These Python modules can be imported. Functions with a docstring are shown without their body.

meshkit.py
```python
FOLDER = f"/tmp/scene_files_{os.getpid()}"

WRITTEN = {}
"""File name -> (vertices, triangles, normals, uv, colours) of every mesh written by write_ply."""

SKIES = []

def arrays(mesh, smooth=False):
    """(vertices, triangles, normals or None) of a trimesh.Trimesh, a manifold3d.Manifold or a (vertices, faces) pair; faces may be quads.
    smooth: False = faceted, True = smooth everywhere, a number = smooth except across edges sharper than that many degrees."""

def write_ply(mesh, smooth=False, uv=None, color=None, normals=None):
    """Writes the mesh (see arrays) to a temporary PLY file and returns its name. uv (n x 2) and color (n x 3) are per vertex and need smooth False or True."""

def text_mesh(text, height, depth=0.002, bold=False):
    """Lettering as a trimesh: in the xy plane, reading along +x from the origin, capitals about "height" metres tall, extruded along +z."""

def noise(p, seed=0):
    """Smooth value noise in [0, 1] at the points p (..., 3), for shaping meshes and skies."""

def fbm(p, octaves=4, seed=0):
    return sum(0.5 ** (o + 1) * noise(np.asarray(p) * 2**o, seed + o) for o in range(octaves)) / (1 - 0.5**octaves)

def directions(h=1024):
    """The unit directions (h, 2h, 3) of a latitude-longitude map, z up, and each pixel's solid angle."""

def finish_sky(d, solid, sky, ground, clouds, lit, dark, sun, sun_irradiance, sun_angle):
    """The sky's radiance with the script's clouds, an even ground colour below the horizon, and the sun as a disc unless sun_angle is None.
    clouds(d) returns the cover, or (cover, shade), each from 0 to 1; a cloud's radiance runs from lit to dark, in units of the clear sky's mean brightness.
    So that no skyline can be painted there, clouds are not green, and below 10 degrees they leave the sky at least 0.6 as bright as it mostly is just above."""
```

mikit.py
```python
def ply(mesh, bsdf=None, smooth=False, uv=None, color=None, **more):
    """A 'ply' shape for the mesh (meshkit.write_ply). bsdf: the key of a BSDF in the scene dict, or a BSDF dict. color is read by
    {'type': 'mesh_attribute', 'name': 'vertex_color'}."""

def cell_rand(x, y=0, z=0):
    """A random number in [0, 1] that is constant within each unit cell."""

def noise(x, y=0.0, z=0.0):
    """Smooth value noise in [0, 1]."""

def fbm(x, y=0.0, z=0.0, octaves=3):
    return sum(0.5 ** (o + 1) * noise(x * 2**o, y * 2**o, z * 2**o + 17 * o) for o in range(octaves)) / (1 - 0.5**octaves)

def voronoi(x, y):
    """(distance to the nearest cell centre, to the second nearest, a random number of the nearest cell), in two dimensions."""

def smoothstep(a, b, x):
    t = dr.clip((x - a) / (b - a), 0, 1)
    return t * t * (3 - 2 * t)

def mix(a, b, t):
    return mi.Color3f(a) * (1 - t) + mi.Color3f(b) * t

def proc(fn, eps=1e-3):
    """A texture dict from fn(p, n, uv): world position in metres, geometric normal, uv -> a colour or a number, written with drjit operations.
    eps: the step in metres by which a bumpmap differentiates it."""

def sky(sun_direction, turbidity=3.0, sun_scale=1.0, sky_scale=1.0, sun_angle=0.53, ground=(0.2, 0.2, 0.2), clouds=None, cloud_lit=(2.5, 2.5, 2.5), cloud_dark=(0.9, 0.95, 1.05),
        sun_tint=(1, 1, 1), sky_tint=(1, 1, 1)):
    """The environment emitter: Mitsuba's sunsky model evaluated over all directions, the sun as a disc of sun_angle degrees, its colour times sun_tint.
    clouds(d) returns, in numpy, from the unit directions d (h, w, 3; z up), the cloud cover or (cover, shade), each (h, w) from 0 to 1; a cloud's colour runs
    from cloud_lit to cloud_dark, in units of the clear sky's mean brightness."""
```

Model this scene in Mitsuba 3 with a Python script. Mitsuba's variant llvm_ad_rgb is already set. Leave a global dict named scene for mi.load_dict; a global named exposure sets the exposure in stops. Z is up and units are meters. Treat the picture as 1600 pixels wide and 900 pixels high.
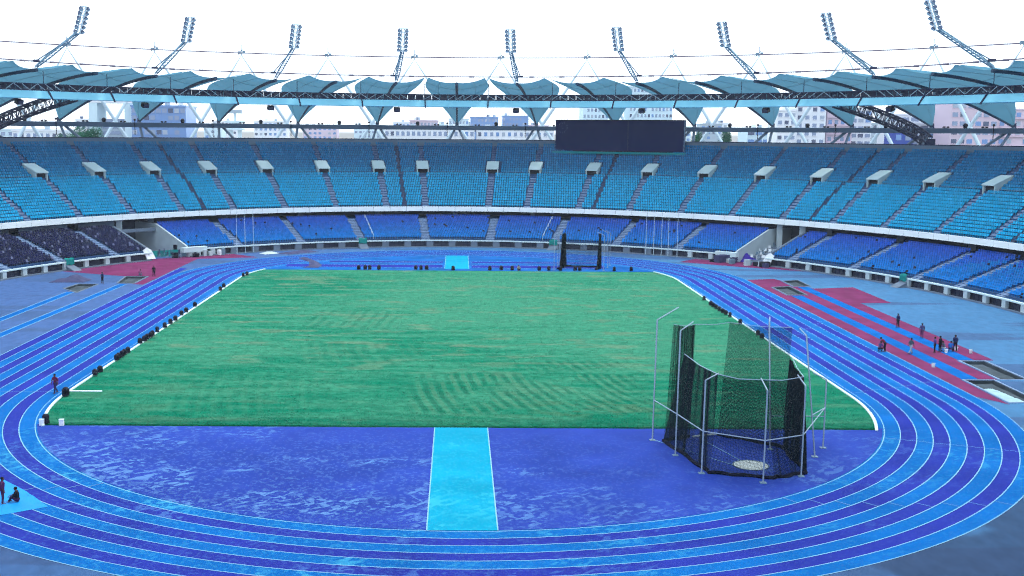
import math, random
import numpy as np
import trimesh
import shapely
import shapely.geometry as sg
import manifold3d as m3
import drjit as dr
import mitsuba as mi
import mikit, meshkit
from mikit import proc, fbm, noise, cell_rand, smoothstep, mix, voronoi

T = mi.ScalarTransform4f
rng = np.random.default_rng(7)
scene, labels = {}, {}

# ------------------------------------------------------------------ camera, sky, exposure
CAM = np.array([-0.425, -145.884, 23.819])
YAW, PITCH, ROLL = 0.00916, 0.13336, 0.00808
F_ = np.array([math.sin(YAW) * math.cos(PITCH), math.cos(YAW) * math.cos(PITCH), -math.sin(PITCH)])
R_ = np.array([math.cos(YAW), -math.sin(YAW), 0.0])
U_ = np.cross(R_, F_)
UP = -math.sin(ROLL) * R_ + math.cos(ROLL) * U_
scene['camera'] = {'type': 'perspective', 'fov': math.degrees(2 * math.atan(800 / 1809.98)), 'fov_axis': 'x',
                   'near_clip': 0.1, 'far_clip': 9000.0, 'principal_point_offset_x': 69.7 / 1600,
                   'to_world': T().look_at(origin=CAM.tolist(), target=(CAM + F_).tolist(), up=UP.tolist())}

def overcast(d):
    n = meshkit.fbm(d * np.array([3.0, 3.0, 6.0]), 4, seed=3)
    return np.ones(d.shape[:2]), np.clip((n - 0.5) * 1.2, 0, 0.35)

scene['sky'] = mikit.sky((0.25, 0.35, 0.9), turbidity=3, sun_scale=0.2, sun_angle=14, clouds=overcast,
                         cloud_lit=(2.15, 2.45, 2.75), cloud_dark=(1.6, 1.9, 2.3), sun_tint=(0.9, 1.0, 1.05))
exposure = 3.0
# thin summer haze: one closed box of air round everything
scene['air'] = {'type': 'homogeneous', 'albedo': {'type': 'rgb', 'value': [0.90, 0.94, 0.98]}, 'sigma_t': 0.00013}
scene['haze'] = {'type': 'cube', 'to_world': T().translate([0, 350, 26.35]).scale([1510, 1560, 27.75]), 'bsdf': {'type': 'null'}, 'interior': {'type': 'ref', 'id': 'air'}}
labels['haze'] = {'kind': 'stuff', 'label': 'thin pale haze in the air', 'category': 'haze'}
scene['camera']['medium'] = {'type': 'ref', 'id': 'air'}
LIGHT = np.array([1.0, 1.0, 1.0])

# ------------------------------------------------------------------ materials
def lin(r, g, b, k=1.0):
    c = np.array([r, g, b]) / 255.0
    c = np.where(c < 0.04045, c / 12.92, ((c + 0.055) / 1.055) ** 2.4) * k / LIGHT
    return [float(min(max(x, 0.003), 0.9)) for x in c]

def mat(name, color, rough=0.7, spec=0.12, thin=None, **kw):
    tex = color if isinstance(color, dict) else {'type': 'rgb', 'value': list(color)}
    if thin is not None:
        scene[name] = {'type': 'principledthin', 'base_color': tex, 'roughness': rough, 'diff_trans': thin}
    else:
        scene[name] = {'type': 'twosided', 'bsdf': {'type': 'principled', 'base_color': tex, 'roughness': rough, 'specular': spec, **kw}}
    return name

def plain(name, rgb, amount=0.12, scale=0.8, **kw):
    """a colour with slight procedural grime"""
    c = list(rgb)
    def fn(p, n, uv):
        a = fbm(p.x * scale, p.y * scale, p.z * scale, 3)
        return mi.Color3f(c) * (1 - amount + 2 * amount * a)
    return mat(name, proc(fn), **kw)

def asphalt_fn(p, n, uv):
    big = fbm(p.x * 0.05, p.y * 0.05, 3.0, 3)
    fine = fbm(p.x * 1.7, p.y * 0.9, 9.0, 3)
    long = fbm(p.x * 0.035, p.y * 0.22, 5.0, 3)
    c = mix((0.038, 0.120, 0.245), (0.054, 0.155, 0.295), big)
    c = mix(c, (0.044, 0.092, 0.225), smoothstep(10.0, -45.0, p.x))
    c = mix(c, (0.038, 0.075, 0.165), 0.75 * smoothstep(0.55, 0.66, long))
    wet = smoothstep(-66.0, -74.0, p.y) * smoothstep(0.40, 0.47, fbm(p.x * 0.10 + 4.0, p.y * 0.16, 31.0, 2))
    c = mix(c * mix((1, 1, 1), (0.86, 0.84, 0.88), smoothstep(-58.0, -72.0, p.y)), (0.022, 0.042, 0.092), 0.8 * wet)
    return c * (0.84 + 0.32 * fine)
mat('m_apron', proc(asphalt_fn), rough=0.8, spec=0.05)

def city_fn(p, n, uv):
    return mix((0.10, 0.11, 0.12), (0.2, 0.2, 0.19), fbm(p.x * 0.02, p.y * 0.02, 1.0, 3))
mat('m_city', proc(city_fn), rough=0.95)

def grass_fn(p, n, uv):
    x, y = p.x, p.y
    a = fbm(x * 0.045 + 3.1, y * 0.050, 2.0, 4)
    b = fbm(x * 0.16, y * 0.95, 7.0, 4)
    c_ = fbm(x * 1.7, y * 2.2, 11.0, 3)
    w = fbm(x * 0.35, y * 0.35, 21.0, 2)
    # the far part is drier, the strip nearest the front still lush
    upper = smoothstep(-36.0, -20.0, y + 9.0 * (a - 0.5))
    dry = smoothstep(0.34, 0.66, 0.46 * a + 0.42 * b + 0.12 * c_ + 0.15 * upper - 0.10)
    # tyre and mower tracks: fans of curved lines
    def fan(y0, y1, x0, x1, period, shift, grow):
        t = dr.clip((y0 - y) / (y0 - y1), 0, 1)
        ph = (x - shift * t * dr.sqrt(t) * (1 + grow * (x - x0)) + 0.22 * w) / period
        line = 0.5 + 0.5 * dr.sin(6.2832 * ph)
        m = smoothstep(y1 - 1.5, y1 + 1.5, y) * smoothstep(y0 + 0.8, y0 - 0.8, y) * smoothstep(x0 - 1.5, x0 + 1.0, x) * smoothstep(x1 + 2.0, x1 - 2.0, x)
        return line, m * smoothstep(0.25, 0.55, fbm(x * 0.5, y * 0.35, 33.0, 2))
    l1, m1 = fan(-32.5, -49.0, -4.0, 17.0, 1.15, 1.9, 0.07)
    l2, m2 = fan(-26.0, -31.0, 7.0, 17.0, 1.2, 0.8, 0.02)
    l3, m3 = fan(8.0, -6.0, -19.0, -8.0, 1.5, -1.0, 0.0)
    l4, m4 = fan(-16.0, -28.0, -17.0, -5.0, 1.5, 2.0, 0.03)
    l5, m5 = fan(-34.0, -50.0, -26.0, -13.0, 1.3, 2.0, 0.02)
    bare = smoothstep(0.58, 0.74, fbm(x * 0.22 + 5, y * 0.62, 41.0, 5)) * (0.35 + 0.65 * upper)
    front = smoothstep(-43.0, -46.0, y) * smoothstep(-51.5, -48.5, y) * smoothstep(4.0, 9.0, x) * smoothstep(21.0, 15.0, x) * smoothstep(0.42, 0.62, fbm(x * .6, y * 1.6, 51.0, 4))
    col = mix((0.001, 0.116, 0.066), (0.028, 0.158, 0.096), dry)
    col = mix(col, (0.085, 0.155, 0.098), 0.65 * bare)
    col = mix(col, (0.050, 0.115, 0.065), 0.6 * front)
    for l, m in ((l1, 0.85 * m1), (l2, 0.7 * m2), (l3, 0.6 * m3), (l4, 0.35 * m4), (l5, 0.22 * m5)):
        col = mix(col, (0.055, 0.150, 0.090), 0.55 * m * smoothstep(0.55, 0.85, l))
        col = mix(col, (0.001, 0.062, 0.036), 0.55 * m * smoothstep(0.45, 0.15, l))
    edge = smoothstep(-49.0, -53.0, y)
    return col * (0.76 + 0.48 * c_) * (1 - 0.18 * edge)
scene['m_grass'] = {'type': 'twosided', 'bsdf': {'type': 'principled', 'base_color': proc(grass_fn), 'roughness': 0.9, 'specular': 0.03}}

def worn(base, pale, amount):
    base, pale = list(base), list(pale)
    def fn(p, n, uv):
        x, y = p.x, p.y
        u, v = 0.80 * x + 0.60 * y, 0.80 * y - 0.60 * x
        warp = fbm(x * 0.25, y * 0.25, 6.0, 2) * 3.0
        streak = fbm(u * 1.5 + warp, v * 3.0 + warp, 4.0, 4)
        scratch = fbm(u * 2.6 - warp, v * 1.6 - warp, 14.0, 4)
        where = 0.55 * fbm(x * 0.12 + 1.0, y * 0.15, 17.0, 2) + 0.45 * fbm(x * 0.45, y * 0.5, 27.0, 2)
        bend = smoothstep(-50.0, -62.0, y) * (0.35 + 0.65 * smoothstep(16.0, -10.0, x))
        cover = smoothstep(0.47, 0.66, where)
        speck = dr.maximum(smoothstep(0.56, 0.68, streak) * cover, 0.7 * smoothstep(0.62, 0.70, scratch) * cover) * (0.12 + 0.88 * bend)
        fine = smoothstep(0.55, 0.75, fbm(x * 5.0, y * 5.0, 3.0, 2)) * bend * 0.35
        tone = fbm(x * 0.3, y * 0.3, 8.0, 3)
        return mix(mi.Color3f(base) * (0.80 + 0.40 * tone), pale, amount * dr.minimum(speck + fine, 1.0))
    return proc(fn)
LIGHTB, DARKB, DZ, CYAN = (0.003, 0.090, 0.31), (0.016, 0.026, 0.225), (0.019, 0.042, 0.25), (0.003, 0.23, 0.37)
mat('m_lane_light', worn(LIGHTB, (0.04, 0.27, 0.44), 0.75), rough=0.8, spec=0.02)
mat('m_lane_dark', worn(DARKB, (0.05, 0.13, 0.36), 0.7), rough=0.8, spec=0.02)
mat('m_dzone', worn(DZ, (0.10, 0.22, 0.45), 0.70), rough=0.8, spec=0.02)
plain('m_dzone_far', (0.006, 0.085, 0.30), 0.35, 0.35, rough=0.8, spec=0.02)
mat('m_strip', worn(CYAN, (0.04, 0.38, 0.48), 0.6), rough=0.8, spec=0.02)
plain('m_red', (0.130, 0.024, 0.080), 0.25, 0.5, rough=0.85, spec=0.03)
plain('m_skyblue', (0.003, 0.088, 0.31), 0.2, 0.5, rough=0.85, spec=0.02)
mat('m_line', (0.17, 0.36, 0.54), rough=0.7)
mat('m_mark', (0.09, 0.20, 0.42), rough=0.7)
mat('m_kerb', (0.52, 0.64, 0.66), rough=0.6)
plain('m_concrete', (0.13, 0.17, 0.23), 0.2, 0.6, rough=0.9)
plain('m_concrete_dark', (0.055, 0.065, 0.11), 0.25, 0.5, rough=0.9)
plain('m_terrace', (0.028, 0.070, 0.16), 0.2, 0.8, rough=0.9)
plain('m_parapet', (0.17, 0.22, 0.29), 0.15, 0.5, rough=0.9)
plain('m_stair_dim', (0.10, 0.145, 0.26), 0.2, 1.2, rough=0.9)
plain('m_stair', (0.19, 0.265, 0.40), 0.2, 1.2, rough=0.9)
plain('m_fascia', (0.80, 0.86, 0.86), 0.05, 0.5, rough=0.5)
plain('m_wall_white', (0.42, 0.50, 0.54), 0.12, 0.9, rough=0.7)
plain('m_vomitory', (0.46, 0.58, 0.60), 0.10, 0.7, rough=0.7)
mat('m_black', (0.010, 0.011, 0.022), rough=0.6)
mat('m_dark_metal', (0.030, 0.034, 0.075), rough=0.5)
mat('m_seam', (0.16, 0.30, 0.37), rough=0.7)
mat('m_rib', (0.022, 0.050, 0.095), rough=0.5)
mat('m_cable', (0.20, 0.17, 0.21), rough=0.6)
mat('m_boom', (0.20, 0.34, 0.44), rough=0.5)
mat('m_lamp', (0.06, 0.085, 0.15), rough=0.5)
mat('m_steel', (0.14, 0.22, 0.30), rough=0.45)
mat('m_steel_pale', (0.50, 0.62, 0.70), rough=0.45)
mat('m_beam', (0.10, 0.145, 0.21), rough=0.5)
mat('m_band', (0.30, 0.72, 0.88), rough=0.5)
def membrane_fn(p, n, uv):
    return mi.Color3f(0.10, 0.26, 0.36) * (0.9 + 0.2 * fbm(p.x * 0.2, p.y * 0.2, p.z * 0.5, 2))
mat('m_membrane', proc(membrane_fn), rough=0.7, thin=0.75)
scene['m_seat'] = {'type': 'twosided', 'bsdf': {'type': 'principled', 'base_color': {'type': 'mesh_attribute', 'name': 'vertex_color'}, 'roughness': 0.5, 'specular': 0.12}}
mat('m_net', (0.006, 0.013, 0.018), rough=0.9)
mat('m_net_hem', (0.006, 0.008, 0.02), rough=0.9)
mat('m_pole', (0.26, 0.33, 0.42), rough=0.35, metallic=0.0)
mat('m_screen', (0.004, 0.010, 0.072), rough=0.4, spec=0.04)
mat('m_green_paint', (0.008, 0.24, 0.26), rough=0.6)
plain('m_green_cloth', (0.006, 0.20, 0.19), 0.25, 2.0, rough=0.9)
plain('m_tarp_dark', (0.045, 0.05, 0.12), 0.35, 1.0, rough=0.7)
plain('m_soil', (0.045, 0.06, 0.075), 0.5, 0.8, rough=1.0)
plain('m_sheet_pale', (0.26, 0.40, 0.45), 0.25, 1.4, rough=0.5)
plain('m_mat_blue', (0.004, 0.22, 0.60), 0.15, 0.9, rough=0.6)
mat('m_white', (0.72, 0.76, 0.80), rough=0.5)
mat('m_skin', (0.10, 0.05, 0.045), rough=0.6)
mat('m_hair', (0.008, 0.008, 0.012), rough=0.6)
mat('m_violet_cloth', (0.045, 0.025, 0.26), rough=0.9)

# ------------------------------------------------------------------ mesh helpers
def unit(v):
    v = np.asarray(v, float)
    return v / (np.linalg.norm(v) + 1e-12)

CUBE_V = np.array([[x, y, z] for x in (-1, 1) for y in (-1, 1) for z in (-1, 1)], float)
CUBE_F = np.array([[0, 1, 3], [0, 3, 2], [4, 6, 7], [4, 7, 5], [0, 4, 5], [0, 5, 1], [2, 3, 7], [2, 7, 6], [0, 2, 6], [0, 6, 4], [1, 5, 7], [1, 7, 3]])

class MB:
    def __init__(self):
        self.v, self.f, self.c, self.n = [], [], [], 0
    def add(self, v, f, color=None):
        v = np.asarray(v, float); f = np.asarray(f, int)
        if f.shape[1] == 4:
            f = np.vstack([f[:, [0, 1, 2]], f[:, [0, 2, 3]]])
        self.v.append(v); self.f.append(f + self.n); self.n += len(v)
        if color is not None:
            self.c.append(np.broadcast_to(color, (len(v), 3)))
        return self
    def mesh(self, m):
        return self.add(m.vertices, m.faces)
    def box(self, centre, half, X=(1, 0, 0), Y=(0, 1, 0), Z=None, color=None):
        X, Y = unit(X), unit(Y)
        Z = np.cross(X, Y) if Z is None else unit(Z)
        h = np.asarray(half, float)
        v = np.asarray(centre, float) + (CUBE_V * h) @ np.stack([X, Y, Z])
        return self.add(v, CUBE_F, color)
    def bar(self, p0, p1, w, h=None, up=(0, 0, 1)):
        p0, p1 = np.asarray(p0, float), np.asarray(p1, float)
        d = p1 - p0; L = np.linalg.norm(d)
        if L < 1e-6: return self
        d = d / L
        up = np.asarray(up, float)
        if abs(d @ unit(up)) > 0.98: up = np.array([1.0, 0, 0])
        s = unit(np.cross(d, up)); u = np.cross(s, d)
        return self.box((p0 + p1) / 2, (L / 2, w / 2, (h or w) / 2), d, s, u)
    def tube(self, pts, r, sides=6, closed=False):
        p = np.asarray(pts, float)
        if closed:
            t = np.roll(p, -1, 0) - np.roll(p, 1, 0)
        else:
            t = np.gradient(p, axis=0)
        t /= np.linalg.norm(t, axis=1, keepdims=True) + 1e-12
        a = np.cross(t, np.where(np.abs(t[:, 2:]) < 0.95, [0, 0, 1.0], [1.0, 0, 0]))
        a /= np.linalg.norm(a, axis=1, keepdims=True) + 1e-12
        b = np.cross(t, a)
        an = np.arange(sides) * 2 * np.pi / sides
        rr = np.broadcast_to(r, (len(p),))[:, None, None]
        v = p[:, None] + rr * (np.cos(an)[None, :, None] * a[:, None] + np.sin(an)[None, :, None] * b[:, None])
        n = len(p); m = n if closed else n - 1
        i, j = np.meshgrid(np.arange(m), np.arange(sides), indexing='ij')
        i2 = (i + 1) % n
        q = np.stack([i * sides + j, i * sides + (j + 1) % sides, i2 * sides + (j + 1) % sides, i2 * sides + j], -1).reshape(-1, 4)
        self.add(v.reshape(-1, 3), q)
        if not closed:
            base = len(v.reshape(-1, 3))
            for e, row in ((0, 0), (1, n - 1)):
                ring = v[row]
                self.add(ring, [[0, k, k + 1] if e else [0, k + 1, k] for k in range(1, sides - 1)])
        return self
    def grid(self, P, color=None):
        """P (n, m, 3) -> quads"""
        n, m = P.shape[:2]
        i, j = np.meshgrid(np.arange(n - 1), np.arange(m - 1), indexing='ij')
        q = np.stack([i * m + j, (i + 1) * m + j, (i + 1) * m + j + 1, i * m + j + 1], -1).reshape(-1, 4)
        return self.add(P.reshape(-1, 3), q, color)
    def poly(self, shape, z):
        for g in getattr(shape, 'geoms', [shape]):
            if g.is_empty or g.area < 1e-6: continue
            v, f = trimesh.creation.triangulate_polygon(g, engine='earcut')
            self.add(np.c_[v, np.full(len(v), z)], f)
        return self
    def extr(self, shape, z0, z1):
        for g in getattr(shape, 'geoms', [shape]):
            m = trimesh.creation.extrude_polygon(g, z1 - z0, engine='earcut'); m.apply_translation([0, 0, z0]); self.mesh(m)
        return self
    def get(self):
        return np.vstack(self.v), np.vstack(self.f)
    def put(self, key, m, smooth=False, label=None, cat=None, group=None, kind=None, to=None):
        more = {'to_world': to} if to is not None else {}
        col = np.vstack(self.c) if self.c else None
        return put(key, mikit.ply(self.get(), m, smooth=smooth, color=col, **more), label, cat, group, kind)

def fresh(key):
    if key not in scene and key not in labels: return key
    i = 1
    while f'{key}_{i:03d}' in scene or f'{key}_{i:03d}' in labels: i += 1
    return f'{key}_{i:03d}'
_count = {}
def put(key, shape, label=None, cat=None, group=None, kind=None):
    if key in scene:
        i = _count.get(key, 0) + 1
        _count[key] = i
        key = f'{key}_{i:03d}'
    scene[key] = shape
    tag(key, label, cat, group, kind)
    return key
def tag(key, label=None, cat=None, group=None, kind=None):
    d = {k: v for k, v in (('label', label), ('category', cat), ('group', group), ('kind', kind)) if v}
    if d: labels[key] = {**labels.get(key, {}), **d}
def thing(name, label, cat, group=None):
    key = name; i = 0
    while key in labels or key in scene:
        i += 1; key = f'{name}_{i:03d}'
    tag(key, label, cat, group)
    return key

ONES = 'first second third fourth fifth sixth seventh eighth ninth tenth eleventh twelfth thirteenth fourteenth fifteenth sixteenth seventeenth eighteenth nineteenth'.split()
def nth(i):
    if i <= 19: return ONES[i - 1]
    t, o = divmod(i, 10)
    w = {2: 'twent', 3: 'thirt', 4: 'fort'}[t]
    return w + 'ieth' if o == 0 else w + 'y-' + ONES[o - 1]
def in_frame(p, margin=10):
    r = np.asarray(p, float) - CAM; d = r @ F_
    return d > 0 and -margin < (r @ R_) / d * 1809.98 + 730 < 1600 + margin

# ------------------------------------------------------------------ the stadium's ovals
class Oval:
    """An ellipse and its offset curves. s = metres along it from the far end, positive towards the left stand; d = metres outwards."""
    def __init__(self, a, b, x0):
        t = np.linspace(0, 2 * np.pi, 7200, endpoint=False)
        self.P = np.c_[x0 + a * np.cos(t), b * np.sin(t)]
        n = np.c_[np.cos(t) / a, np.sin(t) / b]
        self.N = n / np.linalg.norm(n, axis=1)[:, None]
        self.L = np.r_[0, np.cumsum(np.linalg.norm(np.diff(np.vstack([self.P, self.P[:1]]), axis=0), axis=1))]
        self.per = self.L[-1]
    def frame(self, s):
        u = np.mod(np.asarray(s, float) + self.per / 4, self.per)
        f = lambda A: np.stack([np.interp(u, self.L, np.r_[c, c[:1]]) for c in A.T], -1)
        n = f(self.N)
        return f(self.P), n / np.linalg.norm(n, axis=-1, keepdims=True)
    def at(self, s, d, z):
        p, n = self.frame(s)
        q = p + n * np.asarray(d, float)[..., None]
        return np.concatenate([q, np.broadcast_to(np.asarray(z, float)[..., None], q[..., :1].shape)], -1)
    def sweep(self, s, prof, mb=None):
        """profile [(d, z), ...] swept along the stations s"""
        s = np.asarray(s, float); pr = np.asarray(prof, float)
        P = np.stack([self.at(s, np.full(len(s), d), np.full(len(s), z)) for d, z in pr], 1)
        return (mb or MB()).grid(P)
    def solid(self, s0, s1, d0, d1, z0, z1, n=None, mb=None):
        mb = mb or MB()
        n = n or max(2, int(abs(s1 - s0) / 3) + 2)
        s = np.linspace(s0, s1, n)
        self.sweep(s, [(d0, z0), (d0, z1), (d1, z1), (d1, z0), (d0, z0)], mb)
        for e in (s0, s1):
            q = np.array([self.at(e, d, z) for d, z in ((d0, z0), (d0, z1), (d1, z1), (d1, z0))])
            mb.add(q, [[0, 1, 2, 3]] if e == s1 else [[3, 2, 1, 0]])
        return mb
    def poly(self, d, n=360):
        s = np.linspace(0, self.per, n, endpoint=False)
        return sg.Polygon(self.at(s, np.full(n, d), np.zeros(n))[:, :2])
E1 = Oval(77.59, 95.87, -0.95)
E2 = Oval(85.79, 100.85, -0.95)

# ------------------------------------------------------------------ ground, track, field
def stadium_curve(R, n=90):
    a = np.pi + np.pi * np.linspace(0, 1, n)
    near = np.c_[R * np.cos(a), -42.195 + R * np.sin(a)]
    return np.vstack([near, -near])
def stadium_poly(R): return sg.Polygon(stadium_curve(R))

pits = {'left_a': [(-59.7, 27.8), (-59.2, 33.0), (-56.2, 32.9), (-56.4, 23.6)], 'left_b': [(-53.6, 34.5), (-54.6, 42.9), (-51.2, 43.1), (-51.0, 34.2)],
        'right_a': [(53.5, -24.4), (56.1, -24.4), (56.1, -33.8), (53.4, -33.9)], 'right_b': [(49.7, -34.2), (52.6, -34.2), (52.5, -43.6), (49.6, -43.9)],
        'right_c': [(53.2, 42.8), (56.0, 44.0), (55.8, 36.4), (53.1, 36.1)], 'right_d': [(49.4, 34.8), (52.3, 36.0), (52.2, 26.4), (49.3, 26.1)]}
pit_poly = {k: sg.Polygon(v) for k, v in pits.items()}
all_pits = shapely.union_all(list(pit_poly.values()))
bowl = E1.poly(58)
MB().poly(sg.box(-1500, -1200, 1500, 1900).difference(bowl), -0.3).put('ground', 'm_city', kind='structure', label='open city ground beyond the stadium')
MB().poly(bowl.difference(all_pits), 0.0).put('apron', 'm_apron', kind='structure', label='blue grey asphalt apron between the track and the stands')
for k, P in pit_poly.items():
    soil = 'm_soil'
    mb = MB().poly(P.buffer(0.02), -0.45)
    c = np.array(P.exterior.coords)
    for a, b in zip(c[:-1], c[1:]):
        mb.add([[*a, -0.46], [*b, -0.46], [*b, 0.0], [*a, 0.0]], [[0, 1, 2, 3]])
    # uneven sand
    g = np.array([[x, y, -0.40 + 0.22 * meshkit.fbm(np.array([x * 0.7, y * 0.7, 1.0]), 3)] for x in np.linspace(P.bounds[0], P.bounds[2], 9) for y in np.linspace(P.bounds[1], P.bounds[3], 24)])
    inside = shapely.contains_xy(P, g[:, 0], g[:, 1])
    g[~inside, 2] = -0.44
    mb.grid(g.reshape(9, 24, 3))
    key = mb.put('sand_pit', soil, kind='structure')
    rim = P.buffer(0.16, join_style='mitre').difference(P)
    MB().extr(rim, -0.05, 0.07).put(key + '__rim', 'm_stair' if k in ('right_a', 'right_b') else 'm_concrete')
# pale sheet and clods lying in the near right pit
sheet = np.zeros((8, 20, 3))
for i, x in enumerate(np.linspace(49.95, 51.5, 8)):
    for j, y in enumerate(np.linspace(-43.3, -37.5, 20)):
        sheet[i, j] = (x - 0.45 * (j / 19) ** 1.5 * (i / 7), y, -0.22 + 0.18 * meshkit.fbm(np.array([x * 1.8, y * 1.8, 5.0]), 3))
MB().grid(sheet).put('plastic_sheet', 'm_sheet_pale', smooth=True, label='crumpled pale sheet lying in the near long jump pit at the right', cat='sheet')

# red runways and blue strips
def sheet_poly(key, pts, m, z, holes=True, label=None):
    P = sg.Polygon(pts)
    if holes: P = P.difference(all_pits.buffer(0.3, join_style='mitre'))
    return MB().poly(P, z).put(key, m, kind='structure', label=label)
R9 = 36.5 + 1.22 * 9
red_right = sg.Polygon([(R9 + .15, 44.1), (52.5, 45.8), (55.4, 33.7), (62.4, 35.6), (62.1, 18.5), (57.5, 18.2), (57.4, -22.6), (57.3, -24.0), (53.4, -24.2), (53.2, -34.0), (52.9, -34.0), (49.4, -34.0), (49.3, -44.6), (R9 + .15, -41.5)])
MB().poly(red_right.difference(all_pits.buffer(0.3, join_style='mitre')), 0.006).put('jump_runway', 'm_red', kind='structure', label='red surfacing of the jump runways along the right straight')
for x0, x1, y0 in ((49.6, 51.3, -33.9), (53.5, 55.2, -24.0)):
    MB().poly(sg.box(x0, y0, x1, 25.5 if x0 < 52 else 35.5).difference(all_pits.buffer(.3, join_style='mitre')), 0.014).put('runway_strip', 'm_skyblue', kind='structure')
red_far_right = sg.Polygon([(41.4, 70.6), (48.0, 79.5), (50.5, 78.0), (55.5, 70.0), (63.5, 57.3), (61.5, 56.6), (51.2, 62.8)]).difference(stadium_poly(R9 + 1.4))
MB().poly(red_far_right, 0.006).put('red_surface', 'm_red', kind='structure')
red_left = sg.Polygon([(-67.6, 49.5), (-66.0, 53.5), (-63.0, 62.5), (-51.0, 75.5), (-44.3, 79.5), (-38.3, 73.5), (-48.95, 70.0), (-49.2, 33.0), (-51.1, 33.6), (-51.1, 43.2), (-54.6, 43.0)]).difference(all_pits.buffer(.3)).difference(stadium_poly(R9 + 1.4))
MB().poly(red_left, 0.006).put('red_surface', 'm_red', kind='structure')
for (x0, y0), (x1, y1) in (((-58.3, -25), (-57.5, 24)), ((-53.9, -25), (-52.4, 33.5))):
    n = unit([y1 - y0, x0 - x1]) * 0.55
    MB().poly(sg.Polygon([(x0 - n[0], y0 - n[1]), (x0 + n[0], y0 + n[1]), (x1 + n[0], y1 + n[1]), (x1 - n[0], y1 - n[1])]), 0.006).put('apron_strip', 'm_skyblue', kind='structure')
    mb = MB()
    for sgn in (-1.12, 1.12):
        mb.bar((x0 + n[0] * sgn, y0 + n[1] * sgn, 0.012), (x1 + n[0] * sgn, y1 + n[1] * sgn, 0.012), 0.09, 0.006)
    mb.put('apron_line', 'm_line', kind='structure')

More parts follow.
